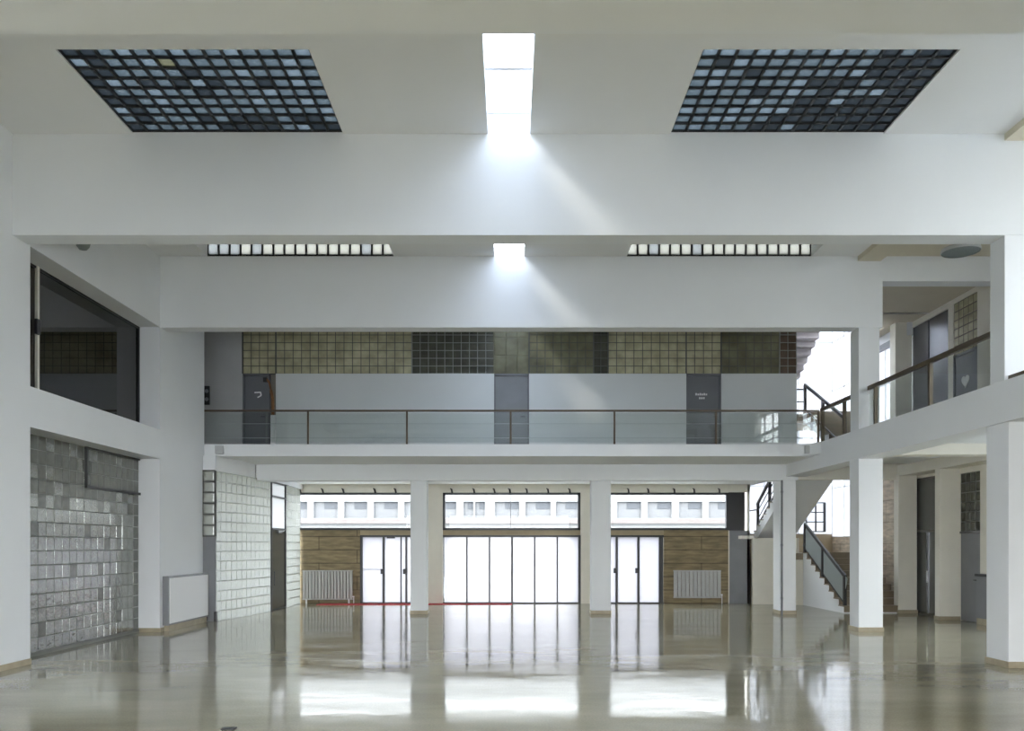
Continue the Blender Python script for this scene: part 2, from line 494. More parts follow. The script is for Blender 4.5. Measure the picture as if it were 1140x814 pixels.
# slot rooflights, one per bay
slot_names = ['behind the nearest beam, unseen and added for daylight', 'between the two nearest beams, long blown-out white', 'above the second white beam, short sliver', 'over the rear gallery, hidden by the second beam']  # first slot lies out of view, added for light
for k, (a, b) in enumerate(bays):
    root = empty('window_%d' % (k+1), 'slot rooflight ' + slot_names[k], 'skylight', kind='structure', loc=(0, a, ZC))
    bm = bmesh.new(); box(bm, SLOT[0], SLOT[1], a, b, ZC+0.30, ZC+0.312)
    setparent(link_obj('pane', bm, 'sky_glass'), root)
    for yy in (a+0.02, a+(b-a)*0.3, a+(b-a)*0.745, b-0.1):
        bm = bmesh.new(); box(bm, SLOT[0], SLOT[1], yy-0.03, yy+0.03, ZC+0.25, ZC+0.325)
        setparent(link_obj('glazing_bar', bm, 'white_paint'), root)

# flat glass-block panels of the near bays
def flat_panel(n, x0, x1, y0, y1, label, dark_share):
    root = empty('window_%d' % n, label, 'skylight', kind='structure', loc=((x0+x1)/2, (y0+y1)/2, ZC))
    z = ZC + 0.06
    mp = lambda u, v, w_: (u, v, z + w_)
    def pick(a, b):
        g = dark_share(a, b)
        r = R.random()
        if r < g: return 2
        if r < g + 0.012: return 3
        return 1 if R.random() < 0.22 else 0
    bm = bmesh.new()
    nu, nv, du, dv = block_cells(bm, x0, x1, y0, y1, 0.222, 0.222, 0.03, mp, 0.05, pick, bulge=0.01)
    setparent(link_obj('glass_blocks', bm, ['blk_blue', 'blk_pale', 'blk_shaded', 'blk_ochre']), root)
    bm = bmesh.new()
    grid_bars(bm, x0, x1, y0, y1, nu, nv, 0.034, -0.035, 0.05, mp)
    setparent(link_obj('lattice', bm, 'dark_grid'), root)
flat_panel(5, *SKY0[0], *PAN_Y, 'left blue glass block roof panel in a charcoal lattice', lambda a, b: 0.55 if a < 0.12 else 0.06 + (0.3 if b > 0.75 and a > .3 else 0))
flat_panel(6, *SKY0[1], *PAN_Y, 'right glass block roof panel, shade painted in towards its outer side', lambda a, b: min(1.0, max(0.05, (a - 0.45 + 0.3*max(0, b-.4)) * 2.6)))  # share of dark blocks grows outwards, painting in the shade
flat_panel(7, *SKY0[0], 4.2, 6.3, 'left glass block roof panel, unseen and added for daylight before the nearest beam', lambda a, b: 0.1)  # this panel and the next are unseen, added for more daylight
flat_panel(8, *SKY0[1], 4.2, 6.3, 'right glass block roof panel, unseen and added for daylight before the nearest beam', lambda a, b: 0.1)

# upright block rows above the second white beam
for k, (x0, x1) in enumerate(SKY1):
    root = empty('window_%d' % (9+k), ('left' if k == 0 else 'right') + ' single row of cream glass blocks above the second white beam', 'clerestory', kind='structure', loc=((x0+x1)/2, 17.31, ZC))
    mp = lambda u, v, w_: (u, 17.33 + w_, v)
    bm = bmesh.new()
    nu, nv, du, dv = block_cells(bm, x0, x1, ZC+0.02, ZC+0.32, 0.225, 0.3, 0.04, mp, 0.07, lambda a, b: 1 if (k == 0 and R.random() > a*2.2) or R.random() < .08 else 0)
    setparent(link_obj('glass_blocks', bm, ['blk_cream', 'blk_grey']), root)
    bm = bmesh.new()
    grid_bars(bm, x0, x1, ZC+0.02, ZC+0.32, nu, nv, 0.04, -0.02, 0.07, mp)
    setparent(link_obj('lattice', bm, 'dark_grid'), root)

# ------------------------------------------------------------------ big cross beams
beam_lab = ['white cross beam behind the camera side of the hall', 'nearest white cross beam, its grey underside along the top', 'deep white cross beam carrying the light fan, nearer of the two', 'deep white cross beam in front of the rear gallery, farther of the two']
for (a, b), lb in zip(BEAMS, beam_lab):
    bm = bmesh.new()
    top = ZC + 0.02 if a > 17 else ZC + 0.34
    box(bm, -XS-0.4, 7.8, a, b, ZB, top)
    box(bm, 7.8, XA+0.3, a, b, 7.35, ZC+0.05)
    tag(link_obj('beam', bm, 'plaster'), lb, 'beam', kind='structure')
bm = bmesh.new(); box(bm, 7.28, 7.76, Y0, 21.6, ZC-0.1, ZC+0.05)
tag(link_obj('beam', bm, 'aisle_plaster'), 'shallow edge beam along the right side of the ceiling, painted beige for its shade', 'beam', kind='structure')

# ------------------------------------------------------------------ left wall
OY0, OY1 = 12.62, 17.29
bm = bmesh.new()
plate(bm, Y0, YGE, 0, ZC+0.08, -XS-0.47, -XS, [(OY0, OY1, ZG, ZB), (OY0, OY1, -1, 3.62)], YZ)
tag(link_obj('wall_left', bm, 'plaster'), 'white left wall with a dark window above a glass block bay', 'wall', kind='structure')
bm = bmesh.new()
box(bm, -XS, -XS+0.02, 6.0, OY0, 0, 0.085)
box(bm, -XS-0.45, -XS+0.02, OY1-0.02, OY1, 0, 0.085)
box(bm, -XS, -XS+0.02, OY1, YGE, 0, 0.085)
tag(link_obj('baseboard_left', bm, 'skirting'), 'tan stone skirting along the left wall', 'baseboard', kind='structure')

# glass block bay under the dark window
root = empty('window_11', 'silver grey glass block wall filling the lower left bay', 'glass block wall', kind='structure', loc=(-XS-0.47, 15, 0))
XB = -XS - 0.45
mp = lambda u, v, w_: (XB - w_, u, v)
bm = bmesh.new()
vent = (14.65+0.9, OY1, 2.86, 3.6)
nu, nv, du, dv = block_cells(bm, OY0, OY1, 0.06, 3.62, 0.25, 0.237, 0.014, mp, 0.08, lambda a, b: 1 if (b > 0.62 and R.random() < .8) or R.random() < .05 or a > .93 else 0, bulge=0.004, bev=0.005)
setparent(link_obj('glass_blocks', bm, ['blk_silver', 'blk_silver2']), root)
bm = bmesh.new(); grid_bars(bm, OY0, OY1, 0.06, 3.62, nu, nv, 0.014, -0.002, 0.08, mp)
box(bm, XB-0.06, XB+0.03, OY0, OY1, 0, 0.06)
setparent(link_obj('joints', bm, 'joint_pale'), root)
bm = bmesh.new()                                # hinged vent sash framed inside the block wall
box(bm, XB+0.0, XB+0.05, 15.1, 15.15, 2.9, 3.62); box(bm, XB, XB+0.05, 15.1, OY1, 2.86, 2.915); box(bm, XB, XB+0.04, 15.1, OY1, 3.585, 3.62)
vs_ = setparent(link_obj('vent_frame', bm, 'black_metal'), root)
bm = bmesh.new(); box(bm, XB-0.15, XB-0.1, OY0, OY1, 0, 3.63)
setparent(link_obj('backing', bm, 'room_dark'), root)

# dark window above
root = empty('window_12', 'dark smoked glass window high on the left wall', 'window', kind='structure', loc=(-XS-0.47, 15, ZG))
bm = bmesh.new(); box(bm, XB-0.012, XB, OY0, OY1, ZG, ZB)
setparent(link_obj('pane', bm, 'dark_glass'), root)
bm = bmesh.new()
yb = F*7.78/(568-39.5)                         # pale upright bar of the sliding sash
box(bm, XB+0.005, XB+0.05, yb-0.03, yb+0.03, ZG, ZB)
bar_ = setparent(link_obj('sash_bar', bm, 'warm_plaster'), root)
bm = bmesh.new(); bev_box(bm, XB+0.05, XB+0.10, yb-0.12, yb-0.02, 5.25, 5.5, 0.012)
h_ = setparent(link_obj('sash_handle', bm, 'black_metal'), root)
bm = bmesh.new()
for z0, z1 in ((ZG, ZG+0.035), (ZB-0.035, ZB)): box(bm, XB-0.02, XB+0.03, OY0, OY1, z0, z1)
for y in (OY0+0.02, OY1-0.02): box(bm, XB-0.02, XB+0.03, y-0.02, y+0.02, ZG, ZB)
setparent(link_obj('window_frame', bm, 'black_metal'), root)
# room behind it
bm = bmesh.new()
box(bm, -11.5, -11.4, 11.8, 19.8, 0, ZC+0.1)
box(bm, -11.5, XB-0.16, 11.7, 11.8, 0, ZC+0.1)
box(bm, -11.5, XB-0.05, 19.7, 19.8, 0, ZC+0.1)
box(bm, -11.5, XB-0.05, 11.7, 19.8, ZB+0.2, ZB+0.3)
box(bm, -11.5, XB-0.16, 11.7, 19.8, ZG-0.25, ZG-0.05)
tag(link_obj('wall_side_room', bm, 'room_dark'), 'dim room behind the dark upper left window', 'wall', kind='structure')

# boxed heater panel on the left wall
root = empty('heater_panel', 'white boxed heater panel with grey casing on the left wall', 'heater', loc=(-XS, 18.5, 0.1))
HY0, HY1 = F*7.18/(568-188.5), 19.68
bm = bmesh.new(); bev_box(bm, -XS+0.004, -XS+0.14, HY0, HY1, 0.12, 1.16, 0.012)
setparent(link_obj('casing', bm, 'grey_panel'), root)
bm = bmesh.new(); bev_box(bm, -XS+0.135, -XS+0.16, HY0+0.03, HY1-0.06, 0.16, 1.12, 0.008)
setparent(link_obj('front_panel', bm, 'white_paint'), root)
bm = bmesh.new(); box(bm, -XS+0.02, -XS+0.12, HY0+0.05, HY1-0.05, 0.0, 0.13)
setparent(link_obj('plinth', bm, 'skirting'), root)
bm = bmesh.new(); tube(bm, (-XS+0.1, HY1+0.03, 0.02), (-XS+0.1, HY1+0.03, 0.22), 0.02); bev_box(bm, -XS+0.06, -XS+0.14, HY1-0.01, HY1+0.08, 0.12, 0.22, 0.01)
setparent(link_obj('valve', bm, 'black_metal'), root)

# bulkhead wall lamp
yl = F*7.15/(568-91)
root = empty('wall_lamp', 'small grey dome lamp high on the left wall above the dark window', 'lamp', loc=(-XS, yl, 6.88))
bm = bmesh.new(); tube(bm, (-XS, yl, 6.9), (-XS+0.16, yl, 6.9), 0.035, 12); lathe(bm, [(0.0, 0.06), (0.11, 0.05), (0.12, 0.0), (0.115, -0.03)], (-XS+0.2, yl, 6.88))
setparent(link_obj('lamp_body', bm, 'grey_panel', smooth=False), root)
bm = bmesh.new(); lathe(bm, [(0.112, -0.03), (0.10, -0.08), (0.06, -0.13), (0.0, -0.145)], (-XS+0.2, yl, 6.88))
setparent(link_obj('lamp_glass', bm, 'lamp_glass', smooth=True), root)

# unseen gallery slab, added to shade the nearest beam's underside
bm = bmesh.new(); box(bm, -XS, 7.28, Y0, 2.8, 4.02, ZG)
tag(link_obj('slab', bm, 'plaster'), 'unseen white slab added over the camera end to shade the nearest beam', 'gallery slab', kind='structure')
# wall behind the camera, with a wide low opening added to let in daylight
bm = bmesh.new()
plate(bm, -XS-0.5, XA+0.3, 0, ZC+0.1, Y0-0.3, Y0, [(-7.2, 5.0, -1, BACK_H)], XZ)
tag(link_obj('wall_front', bm, 'plaster'), 'white wall behind the camera with a wide low opening added for daylight', 'wall', kind='structure')
# ------------------------------------------------------------------ columns
def column(x0, x1, y0, y1, z0, z1, label, mat='plaster', base=True):
    root = empty('column', label, 'column', kind='structure', loc=((x0+x1)/2, (y0+y1)/2, z0))
    bm = bmesh.new(); bev_box(bm, x0, x1, y0, y1, z0, z1, 0.012, 2)
    setparent(link_obj('shaft', bm, mat), root)
    if base:
        bm = bmesh.new(); bev_box(bm, x0-0.018, x1+0.018, y0-0.018, y1+0.018, z0, z0+0.095, 0.006, 1)
        setparent(link_obj('skirting', bm, 'skirting'), root)
    return root
column(7.34, 7.9, 12.17, 12.74, 0, Z_ED+0.02, 'nearest white column on the right, at the picture edge')
column(7.28, 7.8, 12.17, 12.54, ZG, ZB, 'upper white pillar standing over the nearest right column', base=False)
column(7.30, 7.81, 17.31, 17.78, 0, Z_ED+0.02, 'white column on the right, second from the camera')
column(7.30, 7.74, 17.31, 17.74, ZG, ZB, 'upper white pillar standing over the second right column', base=False)
column(7.12, 7.54, YC, YC+0.58, 0, 3.525, 'white column beside the foot of the staircase')
column(px(457, YC), px(475, YC), YC, YC+0.45, 0, 3.525, 'slim white column left of the middle entrance doors')
column(px(658.5, YC), px(680, YC), YC, YC+0.45, 0, 3.525, 'slim white column right of the middle entrance doors')
column(7.3, 7.85, 7.0, 7.5, 0, ZB+0.02, 'white column on the right behind the picture edge')
column(7.3, 7.85, 1.87, 2.4, 0, ZB+0.02, 'white column on the right beside the camera')

bm = bmesh.new(); tube(bm, (px(870.5, 21.74), 21.74, 0.0), (px(870.5, 21.74), 21.74, 3.53), 0.025, 12)
for z in (0.4, 1.8, 3.2): tube(bm, (px(870.5, 21.74), 21.74, z), (px(870.5, 21.74), 21.74, z+0.05), 0.034, 12)
tag(link_obj('downpipe', bm, 'grey_door'), 'thin dark pipe running up the column beside the stairs', 'pipe')
# ------------------------------------------------------------------ galleries
bm = bmesh.new()                                # rear gallery slab, step down to the rear beam
box(bm, -8.6, 7.28, YGE, YGW+0.3, 3.95, ZG)
box(bm, -8.6, 7.6, YC, YC+0.5, 3.53, 3.96)
tag(link_obj('slab', bm, 'plaster'), 'white slab of the rear gallery over the entrance', 'gallery slab', kind='structure')
bm = bmesh.new()                                # right gallery, rounded inner corner
box(bm, 7.28, 7.8, Y0, 21.8, Z_ED, ZG)
prism(bm, [(7.28, YGE), (6.75, YGE), (6.98, YGE-0.06), (7.15, YGE-0.18), (7.28, YGE-0.45)], 'z', 3.96, ZG)
box(bm, 7.8, XA+0.3, Y0, 21.6, 3.95, ZG)
tag(link_obj('slab', bm, 'plaster'), 'white slab edge of the right-hand gallery', 'gallery slab', kind='structure')
bm = bmesh.new(); box(bm, 10.4, XA, Y0, 22.4, 3.68, 3.96)
for a, b in BEAMS: box(bm, 7.8, XA, a, b+0.1, 3.72, 3.96)
tag(link_obj('beam', bm, 'warm_plaster'), 'cream beam along the top of the lower right aisle wall', 'beam', kind='structure')
bm = bmesh.new(); bev_box(bm, 7.33, 7.46, 7.5, 12.17, ZG, ZG+0.07, 0.008)
tag(link_obj('trim_1', bm, 'bronze'), 'brown kerb on the right gallery edge at the picture border', 'kerb', kind='structure')
bm = bmesh.new(); box(bm, 7.56, 10.9, 22.2, 22.4, pz(534, 22.2), ZG-0.02)
tag(link_obj('beam', bm, 'warm_plaster'), 'cream cross beam in front of the stairs under the right gallery', 'beam', kind='structure')
for k, (xa, lb) in enumerate(((px(245, YGE), 'small grey box standing for a notch shadow under the left end of the gallery railing'), (px(902, YGE-0.2), 'small grey box standing for a notch shadow under the right end of the gallery railing'))):
    bm = bmesh.new(); yy = YGE-0.06 if k == 0 else YGE-0.14
    bev_box(bm, xa-0.1, xa+0.1, yy-0.02, YGE+0.02, 4.0, 4.2, 0.012)  # grey boxes put in for the shadow of the corner notches
    tag(link_obj('notch_shadow_box', bm, 'light_grey'), lb, 'box')

def railing(name, pts, post_ts, label, z0, h, glass='rail_glass', post_w=0.045, mat='bronze', strips=False):
    """Glass railing along a straight line pts=(p,q); posts at parameters post_ts."""
    p, q = Vector(pts[0]), Vector(pts[1])
    root = empty(name, label, 'railing', loc=(p.x, p.y, z0))
    up = Vector((0, 0, 1))
    bm = bmesh.new(); bar(bm, p+up*h, q+up*h, 0.065, 0.04 if strips else 0.08)
    setparent(link_obj('handrail', bm, mat), root)
    for t in post_ts:
        c = p.lerp(q, t); bm = bmesh.new()
        bev_box(bm, c.x-post_w/2, c.x+post_w/2, c.y-post_w/2, c.y+post_w/2, c.z-0.02, c.z+h-0.02, 0.005, 1)
        setparent(link_obj('post', bm, mat), root)
    ts = sorted(set([0.0, 1.0] + list(post_ts)))
    for a, b in zip(ts, ts[1:]):
        d = (q-p).normalized()*0.03
        bm = bmesh.new(); A, B = p.lerp(q, a)+d, p.lerp(q, b)-d
        bar(bm, A+up*(h*0.5), B+up*(h*0.5), 0.012, h-0.12)
        setparent(link_obj('glass_panel', bm, glass), root)
        for f_ in (0.62, 0.2) if strips else ():
            bm = bmesh.new(); bar(bm, A+up*(h*f_), B+up*(h*f_), 0.014, 0.012)
            setparent(link_obj('glazing_strip', bm, 'rail_frost'), root)
    return root
RY = YGE + 0.12
xa, xb = -8.4, 7.44
railing('gallery_railing', ((xa, RY, ZG), (xb, RY, ZG)), [(px(x, RY)-xa)/(xb-xa) for x in (343, 453, 568.5, 684, 797)] + [0.999], 'long bronze and glass railing across the rear gallery', ZG, 0.82, strips=True)
railing('gallery_railing', ((7.5, 12.6, ZG), (7.5, 17.28, ZG)), [0.02, 0.46, 0.93], 'bronze and glass railing on the right gallery between two pillars', ZG, 0.86, post_w=0.07)
railing('gallery_railing', ((7.5, 17.8, ZG), (7.5, RY, ZG)), [0.35, 0.96], 'short bronze railing on the right gallery beside the stairs', ZG, 0.84, post_w=0.07)

# ------------------------------------------------------------------ rear gallery wall
S = F / YGW
def gx(x): return px(x, YGW)
GD = [(270, 307), (550, 589), (764, 803)]
zt = pz(416, YGW)
bm = bmesh.new()
plate(bm, gx(307), gx(887), ZG, zt, YGW, YGW+0.15, [(gx(a), gx(b), ZG-1, zt+1) for a, b in GD], XZ)
tag(link_obj('wall_gallery', bm, 'gallery_panel'), 'smooth pale panels of the rear gallery wall', 'wall', kind='structure')
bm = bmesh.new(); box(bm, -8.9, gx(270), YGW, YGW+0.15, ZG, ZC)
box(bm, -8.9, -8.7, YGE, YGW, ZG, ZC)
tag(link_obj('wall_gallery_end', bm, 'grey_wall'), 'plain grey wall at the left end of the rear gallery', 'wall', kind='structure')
bm = bmesh.new(); box(bm, -8.9, 7.7, YGW+0.15, YGW+0.3, ZG, ZC+0.2)
tag(link_obj('wall_gallery_rear', bm, 'room_dark'), 'dark backing behind the rear gallery blocks', 'wall', kind='structure')
bm = bmesh.new(); box(bm, -8.9, -XS-0.4, YGE-0.1, YGW, ZC, ZC+0.1)
tag(link_obj('ceiling', bm, 'plaster'), 'ceiling corner over the left end of the rear gallery', 'ceiling', kind='structure')

band = [(270, 307, 'gal_cream', 'joint_dark', 'cream glass block light over the left gallery door'),
        (307, 458.5, 'gal_cream', 'joint_dark', 'long cream glass block band left on the rear gallery'),
        (458.5, 550, 'gal_dark', 'joint_pale', 'black glass block band with pale joints left of the middle gallery door'),
        (550, 589, 'gal_olive', 'gal_olive', 'olive glass light over the middle gallery door'),
        (589, 661, 'gal_olive', 'joint_dark', 'olive glass block band right of the middle gallery door'),
        (661, 677, 'gal_dark', 'joint_dark', 'narrow dark glass block strip on the rear gallery'),
        (677, 764, 'gal_cream', 'joint_dark', 'cream glass block band left of the right gallery door'),
        (764, 803, 'gal_cream', 'joint_dark', 'glass block light over the right gallery door'),
        (803, 868, 'gal_olive', 'joint_dark', 'olive glass block band at the right end of the gallery'),
        (868, 887, 'gal_brown', 'joint_pale', 'brown glass block strip next to the upper stairs')]
for k, (a, b, m, jm, lb) in enumerate(band):
    z1 = ZC
    z0 = zt
    root = empty('window_%d' % (13+k), lb, 'glass block window', kind='structure', loc=(gx((a+b)/2), YGW, z0))
    mp = lambda u, v, w_: (u, YGW + 0.03 + w_, v)
    bm = bmesh.new()
    one = (k == 3)
    nu, nv, du, dv = block_cells(bm, gx(a), gx(b), z0, z1, 0.224 if not one else 0.3, 0.224 if not one else 0.45, 0.018, mp, 0.06, lambda a_, b_: 0, bulge=0.006)
    setparent(link_obj('glass_blocks', bm, m), root)
    bm = bmesh.new(); grid_bars(bm, gx(a), gx(b), z0, z1, nu, nv, 0.018, -0.002, 0.07, mp)
    box(bm, gx(a)-0.015, gx(a)+0.015, YGW-0.01, YGW+0.1, z0, z1)
    setparent(link_obj('joints', bm, jm), root)

def leaf_door(n, x0, x1, y, z0, z1, label, mat, frame='grey_door', inset=0.04, kind_mark=None):
    root = empty('door_%d' % n, label, 'door', kind='structure', loc=((x0+x1)/2, y, z0))
    bm = bmesh.new()
    box(bm, x0, x0+0.045, y, y+0.12, z0, z1); box(bm, x1-0.045, x1, y, y+0.12, z0, z1); box(bm, x0, x1, y, y+0.12, z1-0.05, z1)
    setparent(link_obj('frame', bm, frame), root)
    bm = bmesh.new(); bev_box(bm, x0+0.048, x1-0.048, y+inset, y+inset+0.045, z0+0.01, z1-0.053, 0.004, 1)
    leaf = setparent(link_obj('leaf', bm, mat), root)
    bm = bmesh.new(); tube(bm, (x1-0.12, y+inset, z0+1.02), (x1-0.12, y+inset-0.05, z0+1.02), 0.01); tube(bm, (x1-0.12, y+inset-0.05, z0+1.02), (x1-0.23, y+inset-0.05, z0+1.02), 0.01)
    setparent(link_obj('handle', bm, 'steel'), root)
    return root
d1 = leaf_door(1, gx(270), gx(300), YGW, ZG, zt, 'grey gallery door at the left end, with a white hook mark', 'grey_door')
bm = bmesh.new()                                # bent white mark
cx, cz = gx(287), pz(439, YGW)
bar(bm, (cx-0.1, YGW+0.035, cz+0.05), (cx+0.06, YGW+0.035, cz+0.06), 0.006, 0.035)
bar(bm, (cx+0.06, YGW+0.035, cz+0.07), (cx+0.08, YGW+0.035, cz-0.03), 0.006, 0.035)
bar(bm, (cx+0.08, YGW+0.035, cz-0.03), (cx-0.02, YGW+0.035, cz-0.08), 0.006, 0.03)
setparent(link_obj('sign_mark', bm, 'white_mark'), d1)
d2 = leaf_door(2, gx(550), gx(589), YGW, ZG, zt, 'grey gallery door in the middle, plain', 'grey_panel')
d3 = leaf_door(3, gx(764), gx(803), YGW, ZG, zt, 'grey gallery door at the right, with two lines of white lettering', 'grey_door')
bm = bmesh.new()
cx, cz = gx(782), pz(440, YGW)
for i in range(6):
    box(bm, cx-0.18+i*0.055, cx-0.18+i*0.055+0.04, YGW+0.03, YGW+0.038, cz, cz+(0.045 if i % 2 else 0.06))
for i in range(3):
    box(bm, cx-0.08+i*0.055, cx-0.08+i*0.055+0.035, YGW+0.03, YGW+0.038, cz-0.1, cz-0.05)
setparent(link_obj('sign_lettering', bm, 'white_mark'), d3)
# strip beside the left gallery door: white panel painted in for a lit gap, brown hose hanging above
bm = bmesh.new(); bev_box(bm, gx(300)+0.02, gx(306.5), YGW+0.01, YGW+0.1, ZG, pz(462, YGW), 0.006)
tag(link_obj('lit_gap_strip', bm, 'white_paint'), 'narrow white strip painted in for the lit gap beside the left gallery door', 'panel')
root = empty('hanging_hose', 'brown hose hanging beside the left gallery door', 'hose', loc=(gx(303), YGW, pz(440, YGW)))
bm = bmesh.new()
pp = [(gx(297), YGW-0.03, pz(422, YGW)), (gx(300), YGW-0.03, pz(426, YGW)), (gx(302), YGW-0.03, pz(435, YGW)), (gx(304), YGW-0.03, pz(445, YGW)), (gx(304), YGW-0.02, pz(462, YGW))]
for a, b in zip(pp, pp[1:]): tube(bm, a, b, 0.04 if b[2] < pz(440, YGW) else 0.025, 10)
setparent(link_obj('hose', bm, 'rust'), root)
bm = bmesh.new(); bev_box(bm, gx(293.5), gx(297.5), YGW-0.06, YGW+0.03, pz(426, YGW), pz(420.5, YGW), 0.01)
setparent(link_obj('bracket', bm, 'black_metal'), root)
bm = bmesh.new()
bev_box(bm, gx(224), gx(234), YGW-0.06, YGW, pz(451, YGW), pz(430, YGW), 0.015)
o = tag(link_obj('alarm_box', bm, 'black_metal'), 'small black box on the grey wall at the gallery left end', 'box')
for q in (436, 445):
    bm = bmesh.new(); tube(bm, (gx(231), YGW-0.06, pz(q, YGW)), (gx(231), YGW-0.075, pz(q, YGW)), 0.05, 14)
    k_ = link_obj('dial', bm, 'grey_panel'); k_.parent = o

# ------------------------------------------------------------------ entrance facade
def fx(x): return px(x, YF)
def fz(y): return pz(y, YF)
ZTT, ZTB, ZDT = fz(549), fz(590), fz(596)
ZVC = 3.73
wins = [(331, 470), (493, 646), (668, 811)]
doors = [(401, 470), (493, 646), (668, 739)]
bm = bmesh.new()
plate(bm, fx(318), fx(812), 0, ZVC+0.3, YF, YF+0.22,
      [(fx(a), fx(b), ZTB, ZTT) for a, b in wins] + [(fx(a), fx(b), -1, ZDT) for a, b in doors]
      + [(fx(331), fx(401), -1, ZTB), (fx(739), fx(811), -1, ZTB)] + [(fx(a), fx(b), ZDT-.01, ZTB+.01) for a, b in doors], XZ)
tag(link_obj('wall_entrance', bm, 'warm_plaster'), 'cream entrance wall framing the doors and upper windows', 'wall', kind='structure')
for (a, b, lb) in ((331, 401, 'brown stone wall behind the left radiator'), (739, 811, 'brown stone wall behind the right radiator')):
    bm = bmesh.new(); box(bm, fx(a), fx(b), YF+0.02, YF+0.2, 0, ZTB)
    tag(link_obj('wall_stone', bm, 'boards'), lb, 'wall', kind='structure')
for k, (a, b, lb) in enumerate(((401, 470, 'left'), (493, 646, 'middle'), (668, 739, 'right'))):
    bm = bmesh.new(); box(bm, fx(a), fx(b), YF+0.01, YF+0.2, ZDT, ZTB)
    tag(link_obj('trim_%d' % (2+k), bm, 'tan'), 'tan spandrel strip over the %s entrance doors' % lb, 'trim', kind='structure')
bm = bmesh.new(); box(bm, -7.6, 7.7, YC+0.5, YF+0.3, ZVC, ZVC+0.12)
tag(link_obj('ceiling', bm, 'plaster'), 'low white ceiling just inside the entrance', 'ceiling', kind='structure')

hooks = [(335, 360, 383, 418, 441), (503.6, 528.3, 551, 568, 587, 610.6, 634.6), (700, 722, 751, 773, 801)]
for k, (a, b) in enumerate(wins):
    root = empty('window_%d' % (23+k), 'wide black framed window above the %s entrance doors' % ('left', 'middle', 'right')[k], 'window', kind='structure', loc=(fx((a+b)/2), YF, ZTB))
    bm = bmesh.new()
    box(bm, fx(a), fx(b), YF-0.03, YF+0.1, ZTT-0.06, ZTT+0.01); box(bm, fx(a), fx(b), YF-0.03, YF+0.1, ZTB-0.01, ZTB+0.06)
    box(bm, fx(a), fx(a)+0.075, YF-0.03, YF+0.1, ZTB, ZTT); box(bm, fx(b)-0.075, fx(b), YF-0.03, YF+0.1, ZTB, ZTT)
    setparent(link_obj('window_frame', bm, 'black_metal'), root)
    bm = bmesh.new(); box(bm, fx(a)+0.05, fx(b)-0.05, YF+0.03, YF+0.04, ZTB+0.04, ZTT-0.04)
    setparent(link_obj('pane', bm, 'window_glass'), root)
    if k == 1:
        bm = bmesh.new(); box(bm, fx(568.3)-0.008, fx(568.3)+0.008, YF+0.02, YF+0.05, ZTB+0.05, ZTT-0.05)
        setparent(link_obj('glazing_joint', bm, 'grey_panel'), root)
    for hx in hooks[k]:
        bm = bmesh.new()
        bar(bm, (fx(hx), YF-0.02, ZTT), (fx(hx)-0.02, YF-0.07, ZTT+0.12), 0.045, 0.035)
        bar(bm, (fx(hx)-0.02, YF-0.07, ZTT+0.12), (fx(hx)-0.06, YF-0.05, ZTT+0.135), 0.04, 0.03)
        setparent(link_obj('bracket', bm, 'black_metal'), root)

def glazed_doors(n, x0, x1, panels, posts, handles, label, bars=()):
    root = empty('door_%d' % n, label, 'door', kind='structure', loc=((x0+x1)/2, YF, 0))
    bm = bmesh.new()
    box(bm, x0, x1, YF-0.01, YF+0.08, ZDT-0.06, ZDT); box(bm, x0, x1, YF+0.01, YF+0.07, 0, 0.035)
    for c, wd in posts: box(bm, fx(c)-wd/2, fx(c)+wd/2, YF-0.005, YF+0.075, 0, ZDT)
    setparent(link_obj('frame', bm, 'black_metal'), root)
    for a, b in panels:
        bm = bmesh.new(); box(bm, fx(a), fx(b), YF+0.03, YF+0.042, 0.03, ZDT-0.05)
        setparent(link_obj('leaf', bm, 'frosted'), root)
    for hx, hy in handles:
        bm = bmesh.new(); bev_box(bm, fx(hx)-0.06, fx(hx)+0.04, YF-0.08, YF-0.005, fz(hy)-0.09, fz(hy)+0.07, 0.015)
        setparent(link_obj('handle', bm, 'black_metal'), root)
    for a, b, yy in bars:
        bm = bmesh.new(); box(bm, fx(a), fx(b), YF-0.02, YF+0.02, fz(yy)-0.012, fz(yy)+0.012)
        setparent(link_obj('push_bar', bm, 'light_grey'), root)
    return root
d4 = glazed_doors(4, fx(401), fx(470), [(403, 427), (427, 446), (446, 453), (453, 470)], [(402.3, .08), (427, .07), (446.4, .035), (452.3, .06), (469, .06)], [(426, 636), (451, 636)], 'left entrance doors of frosted white glass in black frames', [(404, 425, 634)])
bm = bmesh.new(); bev_box(bm, fx(431), fx(440), YF-0.1, YF, ZDT-0.1, ZDT-0.03, 0.015)
setparent(link_obj('door_closer', bm, 'black_metal'), d4)
d5 = glazed_doors(5, fx(493), fx(646), [(495+25.2*i, 495+25.2*(i+1)-1) for i in range(6)], [(494, .04)] + [(494.5+25.2*i, .045 if i != 3 else .06) for i in range(1, 6)] + [(645.3, .09)], [], 'middle folding entrance doors of six frosted white panels')
d6 = glazed_doors(6, fx(668), fx(739), [(669, 686), (687, 710), (711, 735)], [(668.6, .06), (686.6, .07), (710.8, .07), (736, .14)], [(685, 635), (709, 635)], 'right entrance doors of frosted white glass in black frames')

# projecting cream piers between the entrance openings
for (a, b, lb) in ((476, 493, 'left'), (646.5, 658.5, 'right')):
    bm = bmesh.new(); box(bm, fx(a), fx(b), YF-0.12, YF, 0, fz(549))
    box(bm, fx(a) if lb == 'left' else fx(b)-0.02, fx(a)+0.05 if lb == 'left' else fx(b)+0.03, YF-0.13, YF-0.1, 0, fz(549))
    tag(link_obj('pier', bm, 'warm_plaster'), 'cream pier on the %s of the middle entrance doors' % lb, 'pier', kind='structure')

